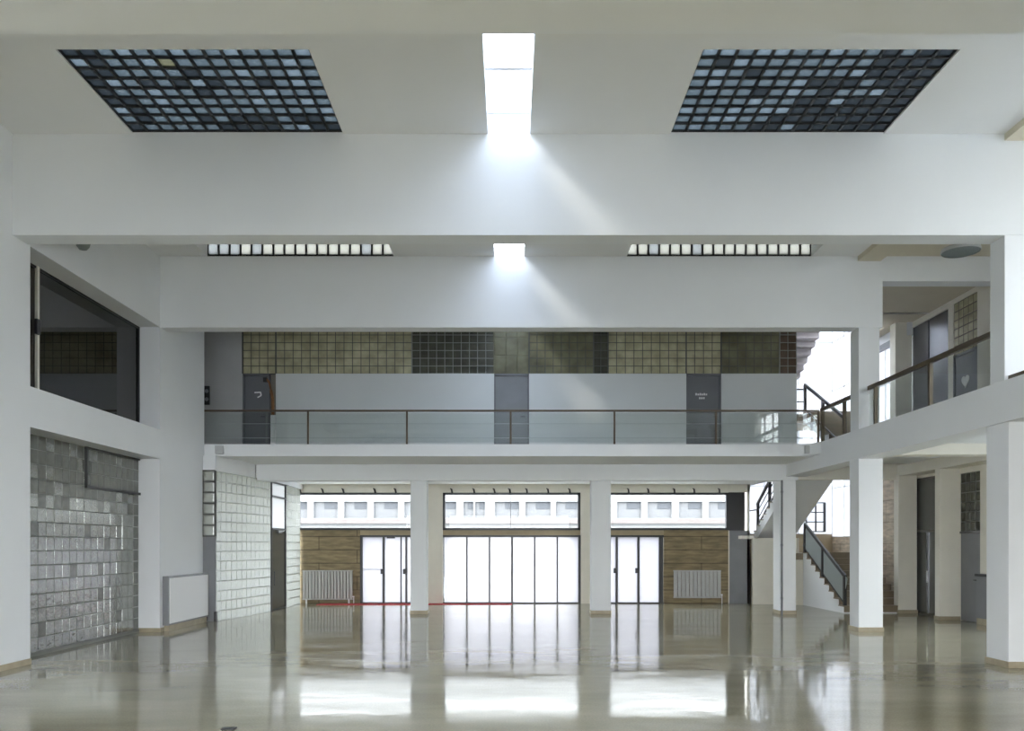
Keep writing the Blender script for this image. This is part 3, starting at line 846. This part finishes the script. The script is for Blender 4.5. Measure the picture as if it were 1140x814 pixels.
# radiators
def radiator(x0, x1, z0, z1, label, nfl, feet):
    y = YF - 0.16
    root = empty('radiator', label, 'radiator', loc=((x0+x1)/2, y, 0))
    bm = bmesh.new()
    wd = (x1-x0)/nfl
    for i in range(nfl):
        bev_box(bm, x0+i*wd+0.008, x0+(i+1)*wd-0.008, y, y+0.07, z0+0.03, z1-0.03, 0.018, 2)
    box(bm, x0, x1, y+0.012, y+0.06, z0, z0+0.04); box(bm, x0, x1, y+0.012, y+0.06, z1-0.04, z1)
    setparent(link_obj('panel', bm, 'radiator'), root)
    for c in ((x0+0.12, x1-0.12)):
        bm = bmesh.new()
        if feet: box(bm, c-0.02, c+0.02, y+0.01, y+0.06, 0, z0+0.02)
        else: box(bm, c-0.02, c+0.02, y+0.05, YF+0.017, z0+0.2, z0+0.24)
        setparent(link_obj('foot' if feet else 'bracket', bm, 'white_paint' if feet else 'radiator'), root)
    bm = bmesh.new(); tube(bm, (x1+0.03, y+0.035, 0.0), (x1+0.03, y+0.035, z0+0.1), 0.012); tube(bm, (x1-0.02, y+0.035, z0+0.1), (x1+0.05, y+0.035, z0+0.1), 0.02)
    setparent(link_obj('valve', bm, 'white_paint'), root)
yy = YF - 0.16
radiator(px(336.5, yy), px(392.5, yy), pz(668, yy), pz(635, yy), 'plain grey panel radiator on white feet, left of the entrance doors', 16, True)
radiator(px(750, yy), px(803, yy), pz(666, yy), pz(635, yy), 'grey fluted radiator on the brown wall right of the entrance doors', 12, False)

# red runner
for (a, b, y0, y1, lb) in ((352, 457, YF-0.75, YF-0.12, 'thin red carpet strip before the left entrance doors'), (476, 570, YF-0.6, YF-0.15, 'thin red carpet strip before the middle entrance doors')):
    bm = bmesh.new(); bev_box(bm, px(a, y0), px(b, y0), y0, y1, 0.0, 0.014, 0.004, 1)
    tag(link_obj('floor_mat', bm, 'red'), lb, 'carpet')

# right end of the facade: black panel over a grey one
bm = bmesh.new(); box(bm, fx(811), fx(829), YF-0.03, YF+0.1, ZTB-0.02, ZTT+0.02)
tag(link_obj('trim_5', bm, 'black_metal'), 'black panel between the right upper window and the stairs', 'panel', kind='structure')
bm = bmesh.new(); box(bm, fx(812), fx(835), YF, YF+0.12, 0, ZTB-0.02)
tag(link_obj('trim_6', bm, 'grey_panel'), 'blue grey panel between the brown wall and the stairs', 'panel', kind='structure')
bm = bmesh.new(); box(bm, fx(811), fx(835), YF, YF+0.2, ZTT+0.02, ZVC+0.2)
tag(link_obj('wall_entrance_end', bm, 'warm_plaster'), 'cream strip over the black panel beside the stairs', 'wall', kind='structure')

# ------------------------------------------------------------------ left vestibule of translucent glass block
def block_wall(n, p0, p1, z0, z1, label, pu=0.235, pv=0.235):
    p0, p1 = Vector(p0), Vector(p1)
    d = (p1-p0); L = d.length; d.normalize(); nrm = Vector((d.y, -d.x))   # right of travel = room side
    def mp(u, v, w_): 
        q = p0 + d*u - nrm*w_
        return (q.x, q.y, v)
    root = empty('window_%d' % n, label, 'glass block wall', kind='structure', loc=(p0.x, p0.y, z0))
    bm = bmesh.new()
    nu, nv, du, dv = block_cells(bm, 0, L, z0, z1, pu, pv, 0.016, mp, 0.08, lambda a, b: 0, bulge=0.003, bev=0.005)
    setparent(link_obj('glass_blocks', bm, 'blk_wall'), root)
    bm = bmesh.new(); grid_bars(bm, 0, L, z0, z1, nu, nv, 0.016, -0.002, 0.012, mp)
    setparent(link_obj('joints', bm, 'joint_light'), root)
    return root
ZV = 3.58
PA, PB, PC, PD, PE = (-7.04, 19.72), (-6.76, 21.2), (-6.57, 22.7), (-6.55, 24.05), (-6.58, 25.88)
block_wall(26, PA, PB, 0.0, ZV, 'pale translucent glass block wall, front length beside the heater panel')
block_wall(27, PB, PC, 0.0, ZV, 'pale translucent glass block wall, rear length next to the glass side door')
block_wall(28, PD, PE, 0.0, ZV, 'pale glass block wall between the side door and the entrance window')
root = empty('window_29', 'narrow upright glass block end strip with dark lower half', 'glass block wall', kind='structure', loc=(-7.2, 19.7, 0))
bm = bmesh.new(); mpE = lambda u, v, w_: (u, 19.7+w_, v)
zmid = pz(597, 19.7)
nu, nv, du, dv = block_cells(bm, -7.33, -7.04, zmid, pz(524, 19.7), 0.29, 0.26, 0.03, mpE, 0.06, lambda a, b: 0)
setparent(link_obj('glass_blocks', bm, 'blk_wall'), root)
bm = bmesh.new(); grid_bars(bm, -7.33, -7.04, zmid, pz(524, 19.7), nu, nv, 0.03, -0.01, 0.08, mpE)
setparent(link_obj('joints', bm, 'joint_dark'), root)
bm = bmesh.new(); box(bm, -7.34, -7.03, 19.71, 19.76, 0, zmid)
setparent(link_obj('lower_panel', bm, 'grey_panel'), root)
bm = bmesh.new(); bev_box(bm, -7.04, -6.98, 19.62, 19.72, 0, 0.24, 0.01)
setparent(link_obj('foot', bm, 'black_metal'), root)
# side door in that wall
root = empty('door_7', 'narrow glass side door in the left glass block wall', 'door', kind='structure', loc=(PC[0], PC[1], 0))
bm = bmesh.new()
for (p) in (PC, PD): box(bm, p[0]-0.04, p[0]+0.03, p[1]-0.03, p[1]+0.03, 0, ZV)
for z in (-0.01, 2.25, 3.15, ZV-0.04): box(bm, -6.6, -6.53, PC[1], PD[1], z, z+0.05)
setparent(link_obj('frame', bm, 'black_metal'), root)
bm = bmesh.new(); box(bm, -6.575, -6.56, PC[1]+0.03, PD[1]-0.03, 0.03, 2.25)
setparent(link_obj('leaf', bm, 'side_glass'), root)
bm = bmesh.new(); box(bm, -6.575, -6.56, PC[1]+0.03, PD[1]-0.03, 2.3, 3.15); box(bm, -6.575, -6.56, PC[1]+0.03, PD[1]-0.03, 3.2, ZV-0.04)
setparent(link_obj('fanlight', bm, 'stair_glass'), root)
bm = bmesh.new(); bev_box(bm, -6.54, -6.46, PC[1]+0.4, PC[1]+0.75, 2.16, 2.23, 0.01); tube(bm, (-6.5, PC[1]+0.7, 2.18), (-6.5, PC[1]+1.1, 2.24), 0.012)
setparent(link_obj('door_closer', bm, 'grey_panel'), root)
bm = bmesh.new(); tube(bm, (-6.52, PC[1]+0.14, 0.7), (-6.52, PC[1]+0.14, 1.1), 0.015)
setparent(link_obj('handle', bm, 'black_metal'), root)
bm = bmesh.new()
prism(bm, [(-7.6, 19.72), (-7.04, 19.72), (-6.76, 21.2), (-6.72, 21.8), (-7.6, 21.8)], 'z', ZV, 3.96)
prism(bm, [(-7.6, 21.8), (-6.7, 21.8), (-6.5, 22.7), (-6.5, YF), (-7.6, YF)], 'z', ZV, ZVC+0.2)
tag(link_obj('beam', bm, 'plaster'), 'white lintel on top of the left glass block wall', 'beam', kind='structure')

# ------------------------------------------------------------------ right aisle
bm = bmesh.new()
def ay(x, X=XA): return F*X/(x-568)          # depth where the aisle wall shows at column x
U = dict(d1=(ay(1055.5), ay(1013)), d2=(ay(1092), ay(1062)))
LD1 = (20.95, 22.3); LD2 = (19.17, 20.04)
plate(bm, Y0, 22.5, 0, ZC+0.1, XA, XA+0.3,
      [(LD1[0], LD1[1], -1, 3.6), (LD2[0], LD2[1], -1, 3.55), (U['d1'][0], U['d1'][1], ZG, ZC-0.15), (ay(1088), ay(1061), ZG, ZC-0.12), (3.0, 11.9, ZG+0.9, ZC-0.4), (12.9, 16.9, 1.6, 3.5)], YZ)
tag(link_obj('wall_right', bm, 'warm_plaster'), 'cream wall at the far side of the right-hand aisle', 'wall', kind='structure')
bm = bmesh.new(); box(bm, XA+0.3, XA+0.4, 17.4, 22.5, 0, ZC)
tag(link_obj('wall_right_rear', bm, 'room_dark'), 'dark backing behind the aisle doors', 'wall', kind='structure')
column(10.36, 10.86, 22.06, 22.32, 0, 3.7, 'cream pier between the stone wall and the glass door', 'warm_plaster')
column(10.41, 10.9, 20.04, 20.26, 0, 3.7, 'cream pier between the glass door and the grey door', 'warm_plaster')
column(10.45, 10.9, 22.42, 22.75, ZG, ZC, 'upper cream pier right of the stair glazing', 'warm_plaster', base=False)
# unseen upper aisle windows, added to bring in daylight
root = empty('window_34', 'unseen band of clear windows added for daylight on the right gallery nearer the camera', 'window', kind='structure', loc=(XA, 12, ZG+0.9))
bm = bmesh.new(); box(bm, XA+0.1, XA+0.11, 3.0, 11.9, ZG+0.9, ZC-0.4)
setparent(link_obj('pane', bm, 'window_glass'), root)
bm = bmesh.new(); grid_bars(bm, 3.0, 11.9, ZG+0.9, ZC-0.4, 8, 2, 0.05, 0.07, 0.14, lambda u, v, w_: (XA + w_, u, v))
setparent(link_obj('window_frame', bm, 'black_metal'), root)
root = empty('window_35', 'unseen band of clear windows added for daylight in the lower right aisle', 'window', kind='structure', loc=(XA, 12, 0.9))  # unseen lower windows, added to brighten the aisle
bm = bmesh.new(); box(bm, XA+0.1, XA+0.11, 12.9, 16.9, 1.6, 3.5)
setparent(link_obj('pane', bm, 'window_glass'), root)
bm = bmesh.new(); grid_bars(bm, 12.9, 16.9, 1.6, 3.5, 4, 2, 0.05, 0.07, 0.14, lambda u, v, w_: (XA + w_, u, v))
setparent(link_obj('window_frame', bm, 'black_metal'), root)
# lower glass door
root = empty('door_8', 'tall dark glass door with fanlight in the lower right aisle', 'door', kind='structure', loc=(XA, 21.7, 0))
bm = bmesh.new()
for y in (LD1[0]+0.03, LD1[1]-0.03): box(bm, XA, XA+0.09, y-0.03, y+0.03, 0, 3.6)
for z in (0, 2.16, 3.55): box(bm, XA, XA+0.09, LD1[0], LD1[1], z, z+0.06)
box(bm, XA+0.01, XA+0.08, 21.6, 21.68, 0, 2.16)
setparent(link_obj('frame', bm, 'steel'), root)
bm = bmesh.new(); box(bm, XA+0.04, XA+0.05, LD1[0]+0.06, LD1[1]-0.06, 2.22, 3.55)
setparent(link_obj('fanlight', bm, 'door_glass'), root)
for a, b in ((LD1[0]+0.06, 21.6), (21.68, LD1[1]-0.06)):
    bm = bmesh.new(); box(bm, XA+0.04, XA+0.05, a, b, 0.06, 2.16)
    setparent(link_obj('leaf', bm, 'door_glass'), root)
bm = bmesh.new(); tube(bm, (XA-0.03, 21.55, 0.85), (XA-0.03, 21.55, 1.15), 0.018)
setparent(link_obj('handle', bm, 'white_mark'), root)
# lower grey door with glass-block fanlight
root = empty('door_9', 'grey door under a glass block fanlight in the lower right aisle', 'door', kind='structure', loc=(XA, 19.8, 0))
bm = bmesh.new(); box(bm, XA+0.03, XA+0.08, LD2[0], LD2[1], 0.01, 2.1)
setparent(link_obj('leaf', bm, 'grey_panel'), root)
bm = bmesh.new(); box(bm, XA, XA+0.1, LD2[0], LD2[1], 2.1, 2.15)
setparent(link_obj('transom_bar', bm, 'steel'), root)
mp = lambda u, v, w_: (XA + 0.03 + w_, u, v)
bm = bmesh.new(); nu, nv, du, dv = block_cells(bm, LD2[0], LD2[1], 2.15, 3.55, 0.21, 0.235, 0.025, mp, 0.06, lambda a, b: 0)
setparent(link_obj('glass_blocks', bm, 'gal_dark'), root)
bm = bmesh.new(); grid_bars(bm, LD2[0], LD2[1], 2.15, 3.55, nu, nv, 0.022, -0.004, 0.07, mp)
setparent(link_obj('joints', bm, 'joint_pale'), root)
bm = bmesh.new(); tube(bm, (XA+0.03, LD2[0]+0.1, 1.0), (XA-0.03, LD2[0]+0.1, 1.0), 0.012); tube(bm, (XA-0.03, LD2[0]+0.1, 1.0), (XA-0.03, LD2[0]+0.22, 1.0), 0.012)
setparent(link_obj('handle', bm, 'steel'), root)
# boxed heater near the picture's right column
root = empty('heater_panel', 'grey boxed heater on the aisle wall beside the grey door', 'heater', loc=(XA, 18.6, 0))
bm = bmesh.new(); bev_box(bm, XA-0.13, XA-0.004, 17.8, 19.1, 0.14, 1.1, 0.01)
setparent(link_obj('casing', bm, 'grey_panel'), root)
bm = bmesh.new(); bev_box(bm, XA-0.16, XA-0.004, 17.78, 19.12, 1.1, 1.16, 0.01)
setparent(link_obj('top_cap', bm, 'black_metal'), root)
bm = bmesh.new(); box(bm, XA-0.12, XA-0.004, 17.8, 19.1, 0.0, 0.14)
setparent(link_obj('plinth', bm, 'skirting'), root)
bm = bmesh.new(); box(bm, XA-0.02, XA, 6, 17.7, 0, 0.1); box(bm, XA-0.02, XA, 20.3, 20.9, 0, 0.1)
tag(link_obj('baseboard_right', bm, 'skirting'), 'tan skirting along the right aisle wall', 'baseboard', kind='structure')
# upper right aisle: steel panel, block light over a door
root = empty('door_10', 'tall grey steel doors on the right-hand gallery', 'door', kind='structure', loc=(XA, 21.7, ZG))
a, b = U['d1']
for y0, y1 in ((a, (a+b)/2-0.01), ((a+b)/2+0.01, b)):
    bm = bmesh.new(); bev_box(bm, XA+0.02, XA+0.07, y0+0.02, y1-0.02, ZG+0.01, ZC-0.16, 0.006, 1)
    setparent(link_obj('leaf', bm, 'steel'), root)
root = empty('door_11', 'grey gallery door with a pale heart mark under a cream block light', 'door', kind='structure', loc=(XA, 20, ZG))
a, b = ay(1088), ay(1061)
zdt = pz(391, (a+b)/2)
bm = bmesh.new(); box(bm, XA, XA+0.1, a, a+0.06, ZG, zdt); box(bm, XA, XA+0.1, b-0.06, b, ZG, zdt); box(bm, XA, XA+0.1, a, b, zdt-0.06, zdt)
setparent(link_obj('frame', bm, 'grey_door'), root)
bm = bmesh.new(); bev_box(bm, XA+0.02, XA+0.065, a+0.07, b-0.07, ZG+0.01, zdt-0.07, 0.005, 1)
leaf = setparent(link_obj('leaf', bm, 'grey_door'), root)
yh, zh = (a+b)/2, pz(424, (a+b)/2)
pts = []
for i in range(28):
    t = 2*math.pi*i/28
    pts.append((yh + 0.0105*16*math.sin(t)**3, zh + 0.0105*(13*math.cos(t)-5*math.cos(2*t)-2*math.cos(3*t)-math.cos(4*t))))
bm = bmesh.new(); prism(bm, pts, 'x', XA+0.008, XA+0.022)
setparent(link_obj('heart_mark', bm, 'white_mark'), root)
mp = lambda u, v, w_: (XA + 0.03 + w_, u, v)
bm = bmesh.new(); nu, nv, du, dv = block_cells(bm, a, b, zdt, ZC-0.12, 0.23, 0.23, 0.025, mp, 0.06, lambda a_, b_: 0)
setparent(link_obj('glass_blocks', bm, 'gal_cream'), root)
bm = bmesh.new(); grid_bars(bm, a, b, zdt, ZC-0.12, nu, nv, 0.025, -0.004, 0.07, mp)
setparent(link_obj('joints', bm, 'bronze'), root)
# disc lamp under the aisle ceiling
root = empty('ceiling_lamp', 'round grey disc lamp under the right gallery ceiling', 'lamp', loc=(8.45, 15.5, ZC))
c = (8.45, 15.5, 7.33)
bm = bmesh.new(); tube(bm, (c[0], c[1], ZC), (c[0], c[1], c[2]+0.1), 0.03, 12); lathe(bm, [(0.09, 0.41), (0.09, 0.37), (0.03, 0.36)], c)
setparent(link_obj('stem', bm, 'light_grey'), root)
bm = bmesh.new(); lathe(bm, [(0.02, 0.12), (0.2, 0.10), (0.33, 0.05), (0.345, 0.0), (0.33, -0.02)], c, 40)
setparent(link_obj('shade', bm, 'light_grey', smooth=True), root)
bm = bmesh.new(); lathe(bm, [(0.33, -0.01), (0.24, -0.03), (0.0, -0.04)], c, 40)
setparent(link_obj('diffuser', bm, 'lamp_glass', smooth=True), root)

# ------------------------------------------------------------------ staircase (right rear)
ST = empty('staircase', 'stone staircase with black glazed railings in the right rear corner', 'staircase', loc=(9.5, 24, 0))
XL, XR = 8.93, 10.66                          # lower flight between these
def flight(z_a, y_a, z_b, y_b, x0, x1, n, name, solid=False, soffit=0.2, side='plaster', stepped=False, tread_mat='tread'):
    """Steps rising from (y_a,z_a) to (y_b,z_b); returns riser list."""
    dy, dz = (y_b-y_a)/n, (z_b-z_a)/n
    top = []
    for i in range(n):
        top += [(y_a+i*dy, z_a+(i)*dz), (y_a+i*dy, z_a+(i+1)*dz)]
    top.append((y_b, z_b))
    if solid: low = [(y_b, 0.0), (y_a, 0.0)]
    elif stepped: 
        low = []
        for i in range(n, 0, -1):
            low += [(y_a+i*dy, z_a+i*dz-soffit), (y_a+(i-1)*dy, z_a+i*dz-soffit)]
        low.append((y_a, z_a - soffit))
    else: low = [(y_b, z_b-soffit), (y_a, z_a-soffit*0.6)]
    pts = []
    for p in top + low:
        if not pts or (abs(p[0]-pts[-1][0]) + abs(p[1]-pts[-1][1])) > 1e-4: pts.append(p)
    if abs(pts[0][0]-pts[-1][0]) + abs(pts[0][1]-pts[-1][1]) < 1e-4: pts.pop()
    bm = bmesh.new(); prism(bm, pts, 'x', x0, x1)
    setparent(link_obj(name, bm, side), ST)
    bm = bmesh.new()
    sg = 1 if dy > 0 else -1
    for i in range(n):
        ya = y_a+i*dy
        box(bm, x0-0.02, x1, min(ya-0.02*sg, ya+dy), max(ya-0.02*sg, ya+dy), z_a+(i+1)*dz, z_a+(i+1)*dz+0.03)
        box(bm, x0-0.005, x1, min(ya-0.012*sg, ya), max(ya-0.012*sg, ya), z_a+i*dz+0.03, z_a+(i+1)*dz)
    setparent(link_obj('treads', bm, tread_mat), ST)

def stair_rail(p, q, h, ts, glass, label_mat='black_metal'):
    p, q = Vector(p), Vector(q); up = Vector((0, 0, 1))
    bm = bmesh.new(); bar(bm, p+up*h, q+up*h, 0.06, 0.085)
    rl = setparent(link_obj('handrail', bm, label_mat), ST)
    bm = bmesh.new(); bar(bm, p+up*0.16, q+up*0.16, 0.03, 0.04)
    setparent(link_obj('bottom_rail', bm, label_mat), ST)
    for t in ts:
        c = p.lerp(q, t); bm = bmesh.new(); box(bm, c.x-0.035, c.x+0.035, c.y-0.05, c.y+0.05, c.z-0.12, c.z+h)
        setparent(link_obj('post', bm, label_mat), ST)
    if glass:
        bm = bmesh.new(); bar(bm, p+up*(h+0.16)*0.5, q+up*(h+0.16)*0.5, 0.012, h-0.2)
        setparent(link_obj('glass_panel', bm, glass), ST)
YA0, YA1, ZL = 22.1, 25.2, 1.58
for k, zz in enumerate((0.0, ZG)):
    flight(zz, YA0, zz+ZL, YA1, XL, XR, 9, 'lower_flight' if k == 0 else 'upper_flight', solid=(k == 0), soffit=0.22)
    stair_rail((XL+0.05, YA0+0.05, zz+0.08), (XL+0.05, YA1, zz+ZL), 0.9, (0.01, 0.52, 0.99), 'rail_frost' if k == 0 else None)
    zl = zz + ZL
    bm = bmesh.new(); box(bm, XL-0.3, XR, YA1, 27.4, zl-0.2, zl)
    for i in range(2): box(bm, XL-0.3-0.28*(i+1), XL-0.3-0.28*i, YA1+0.5, 27.4, zl-0.2, zl+0.17*(i+1))
    box(bm, 7.45, XL-0.86, YA1+1.1, 27.4, zl+0.3, zl+0.5)
    setparent(link_obj('landing', bm, 'tread'), ST)
# flights coming back towards the hall
flight(2.1, 26.3, ZG, 22.2, 7.77, 8.9, 13, 'return_flight', soffit=0.34)
flight(2.1+ZG+0.33, 26.3, 2*ZG+0.33, 22.2, 7.77, 8.9, 13, 'top_flight', stepped=True, soffit=0.2, side='stair_grey', tread_mat='stair_grey')
stair_rail((7.82, 26.2, 2.25), (7.82, 22.6, 4.1), 0.85, (0.03, 0.36, 0.7, 0.98), None)
bm = bmesh.new()
for k_ in (0.35, 0.6): bar(bm, (7.82, 26.2, 2.25+k_), (7.82, 22.6, 4.1+k_), 0.02, 0.02)
bar(bm, (7.82, 26.2, 2.95), (7.82, 27.3, 2.95), 0.04, 0.04)
setparent(link_obj('railing_bars', bm, 'black_metal'), ST)
bm = bmesh.new()                                # rail hoop on the upper half-landing
for z in (ZG+ZL+0.55, ZG+ZL+0.95): bar(bm, (8.75, 26.2, z), (9.35, 26.2, z), 0.035, 0.035)
bar(bm, (9.35, 26.2, ZG+ZL), (9.35, 26.2, ZG+ZL+0.97), 0.05, 0.05)
setparent(link_obj('landing_rail', bm, 'black_metal'), ST)
# wall below the half-landing
bm = bmesh.new(); box(bm, fx(834), XL-0.02, 25.5, 25.65, 0, 2.05); box(bm, fx(834)-0.06, fx(834)+0.02, 25.9, 27.8, 0, ZC)
box(bm, XL-0.6, XL+0.1, YA1+0.002, 25.6, 0, 1.37); box(bm, fx(822), fx(836), 25.55, 26.2, 2.02, 2.12)
tag(link_obj('wall_stair', bm, 'warm_plaster'), 'cream wall closing the space under the stair landing', 'wall', kind='structure')

# stair tower glazing
YT = 27.6
def glaze(n, label, mp, u0, u1, v0, v1, du, dv):
    root = empty('window_%d' % n, label, 'window', kind='structure', loc=mp((u0+u1)/2, v0, 0))
    bm = bmesh.new()
    t = bmesh.new(); box(t, u0, u1, v0, v1, 0, 0.012)
    for v in t.verts: v.co = mp(*v.co)
    merge(bm, t)
    setparent(link_obj('pane', bm, 'stair_glass'), root)
    bm = bmesh.new(); nu, nv = max(1, round((u1-u0)/du)), max(1, round((v1-v0)/dv))
    grid_bars(bm, u0, u1, v0, v1, nu, nv, 0.022, -0.015, 0.02, mp)
    setparent(link_obj('glazing_bars', bm, 'light_grey'), root)
    return root
glaze(30, 'milky stair tower glazing facing the hall', lambda u, v, w_: (u, YT + w_, v), 7.35, XR+0.1, 2.2, 10.2, 1.1, 1.55)
glaze(31, 'milky glazing along the right side of the stairs', lambda u, v, w_: (XR+0.1 + w_, u, v), 24.6, YT, 2.1, 10.2, 1.0, 1.55)
glaze(32, 'milky glazing on the upper floor beside the right stairs', lambda u, v, w_: (XR+0.1 + w_, u, v), 22.75, 24.6, ZG, ZC-0.35, 0.95, 1.3)
bm = bmesh.new(); box(bm, XR+0.1, XR+0.3, 22.4, 24.6, 0, ZG); box(bm, XR+0.1, XR+0.3, 24.6, YT, 0, 2.1)
tag(link_obj('wall_stone', bm, 'stone'), 'veined beige stone wall beside the foot of the stairs', 'wall', kind='structure')
bm = bmesh.new(); box(bm, 7.35, XR+0.3, YT, YT+0.2, 0, 2.2)
tag(link_obj('wall_stair_rear', bm, 'tan'), 'tan wall under the stair tower glazing', 'wall', kind='structure')
bm = bmesh.new(); box(bm, 7.3, XR+0.4, 21.6, YT+0.2, 10.2, 10.3); box(bm, XR+0.1, XR+0.3, 22.4, 24.6, ZC-0.35, 10.2)
box(bm, 7.6, XR+0.3, 21.5, 21.6, ZC, 10.2); box(bm, 7.3, 7.4, 22.4, YT, ZC, 10.2); box(bm, 7.62, 7.7, 22.3, 25.9, ZVC, ZC); box(bm, 7.3, 7.7, 25.85, 25.9, ZVC, ZC)
tag(link_obj('ceiling', bm, 'plaster'), 'white head of the stair tower', 'ceiling', kind='structure')
bm = bmesh.new(); box(bm, XR-0.02, XR+0.1, 22.7, 24.6, ZC-0.45, ZC-0.3)
tag(link_obj('trim_7', bm, 'grey_door'), 'dark rail over the upper stair glazing', 'trim', kind='structure')
# small black gridded casement seen beside the lower stairs
root = empty('window_33', 'small black gridded casement behind the lower stair railing', 'window', kind='structure', loc=(9.7, YT-0.1, 2.2))
bm = bmesh.new(); grid_bars(bm, px(897, YT), px(918, YT), pz(592, YT), pz(560, YT), 2, 3, 0.04, -0.08, -0.02, lambda u, v, w_: (u, YT + w_, v))
box(bm, px(917, YT)-0.03, px(917, YT)+0.04, YT-0.09, YT-0.02, pz(592, YT), pz(560, YT))
setparent(link_obj('frame', bm, 'black_metal'), root)

# ------------------------------------------------------------------ small floor things
bm = bmesh.new(); yy = F*1.8/(812-608)
bev_box(bm, px(247, yy), px(262, yy), yy-0.05, yy+0.06, 0.0, 0.012, 0.004, 1)
tag(link_obj('floor_socket', bm, 'black_metal'), 'small dark floor socket cover at the bottom edge', 'socket')
bm = bmesh.new(); yy = F*1.8/(746-608)
prism(bm, [(px(34, yy), yy-0.04), (px(62, yy), yy+0.12), (px(69, yy), yy+0.16), (px(50, yy), yy+0.12), (px(36, yy), yy+0.02)], 'z', 0.0, 0.006)
tag(link_obj('drain_strip', bm, 'black_metal'), 'short dark strip on the floor before the glass block bay', 'strip')

# ------------------------------------------------------------------ building across the street
YB = 55.0
B = empty('building', 'white two storey building across the street with grey windows', 'building', loc=(0, YB, 0))
cols = []
for a, b in ((349, 376), (383, 409), (416, 443), (450, 476), (484, 508), (516, 527), (529, 540), (551, 578), (585, 613), (619, 645), (653, 680), (687, 714), (721, 748), (756, 782), (789, 816), (823, 850), (857, 884), (891, 918)):
    cols.append((px(a, YB), px(b, YB)))
for i in range(1, 7): cols.append((px(349-34*i, YB), px(376-34*i, YB)))
z0, z1 = pz(577, YB), pz(558.5, YB)
bm = bmesh.new()
plate(bm, -48, 52, -0.2, 8.5, YB, YB+0.5, [(a, b, z0, z1) for a, b in cols], XZ)
setparent(link_obj('facade', bm, 'render'), B)
bm = bmesh.new(); box(bm, -48, 52, YB-0.35, YB+0.1, pz(583, YB), pz(578, YB))
setparent(link_obj('ledge', bm, 'pink_ledge'), B)
for k, (a, b) in enumerate(cols):
    bm = bmesh.new(); box(bm, a, b, YB+0.2, YB+0.3, z0, z1)
    wn = setparent(link_obj('window', bm, 'shutter'), B)
    bm = bmesh.new(); box(bm, a+(b-a)*0.42, b-0.02, YB+0.17, YB+0.2, z1-0.48, z1-0.02)
    pn = link_obj('pane', bm, 'shutter_dark'); pn.parent = wn
bm = bmesh.new(); box(bm, -48, 52, YB-0.2, YB+10, 8.5, 8.8)
setparent(link_obj('roof', bm, 'render'), B)
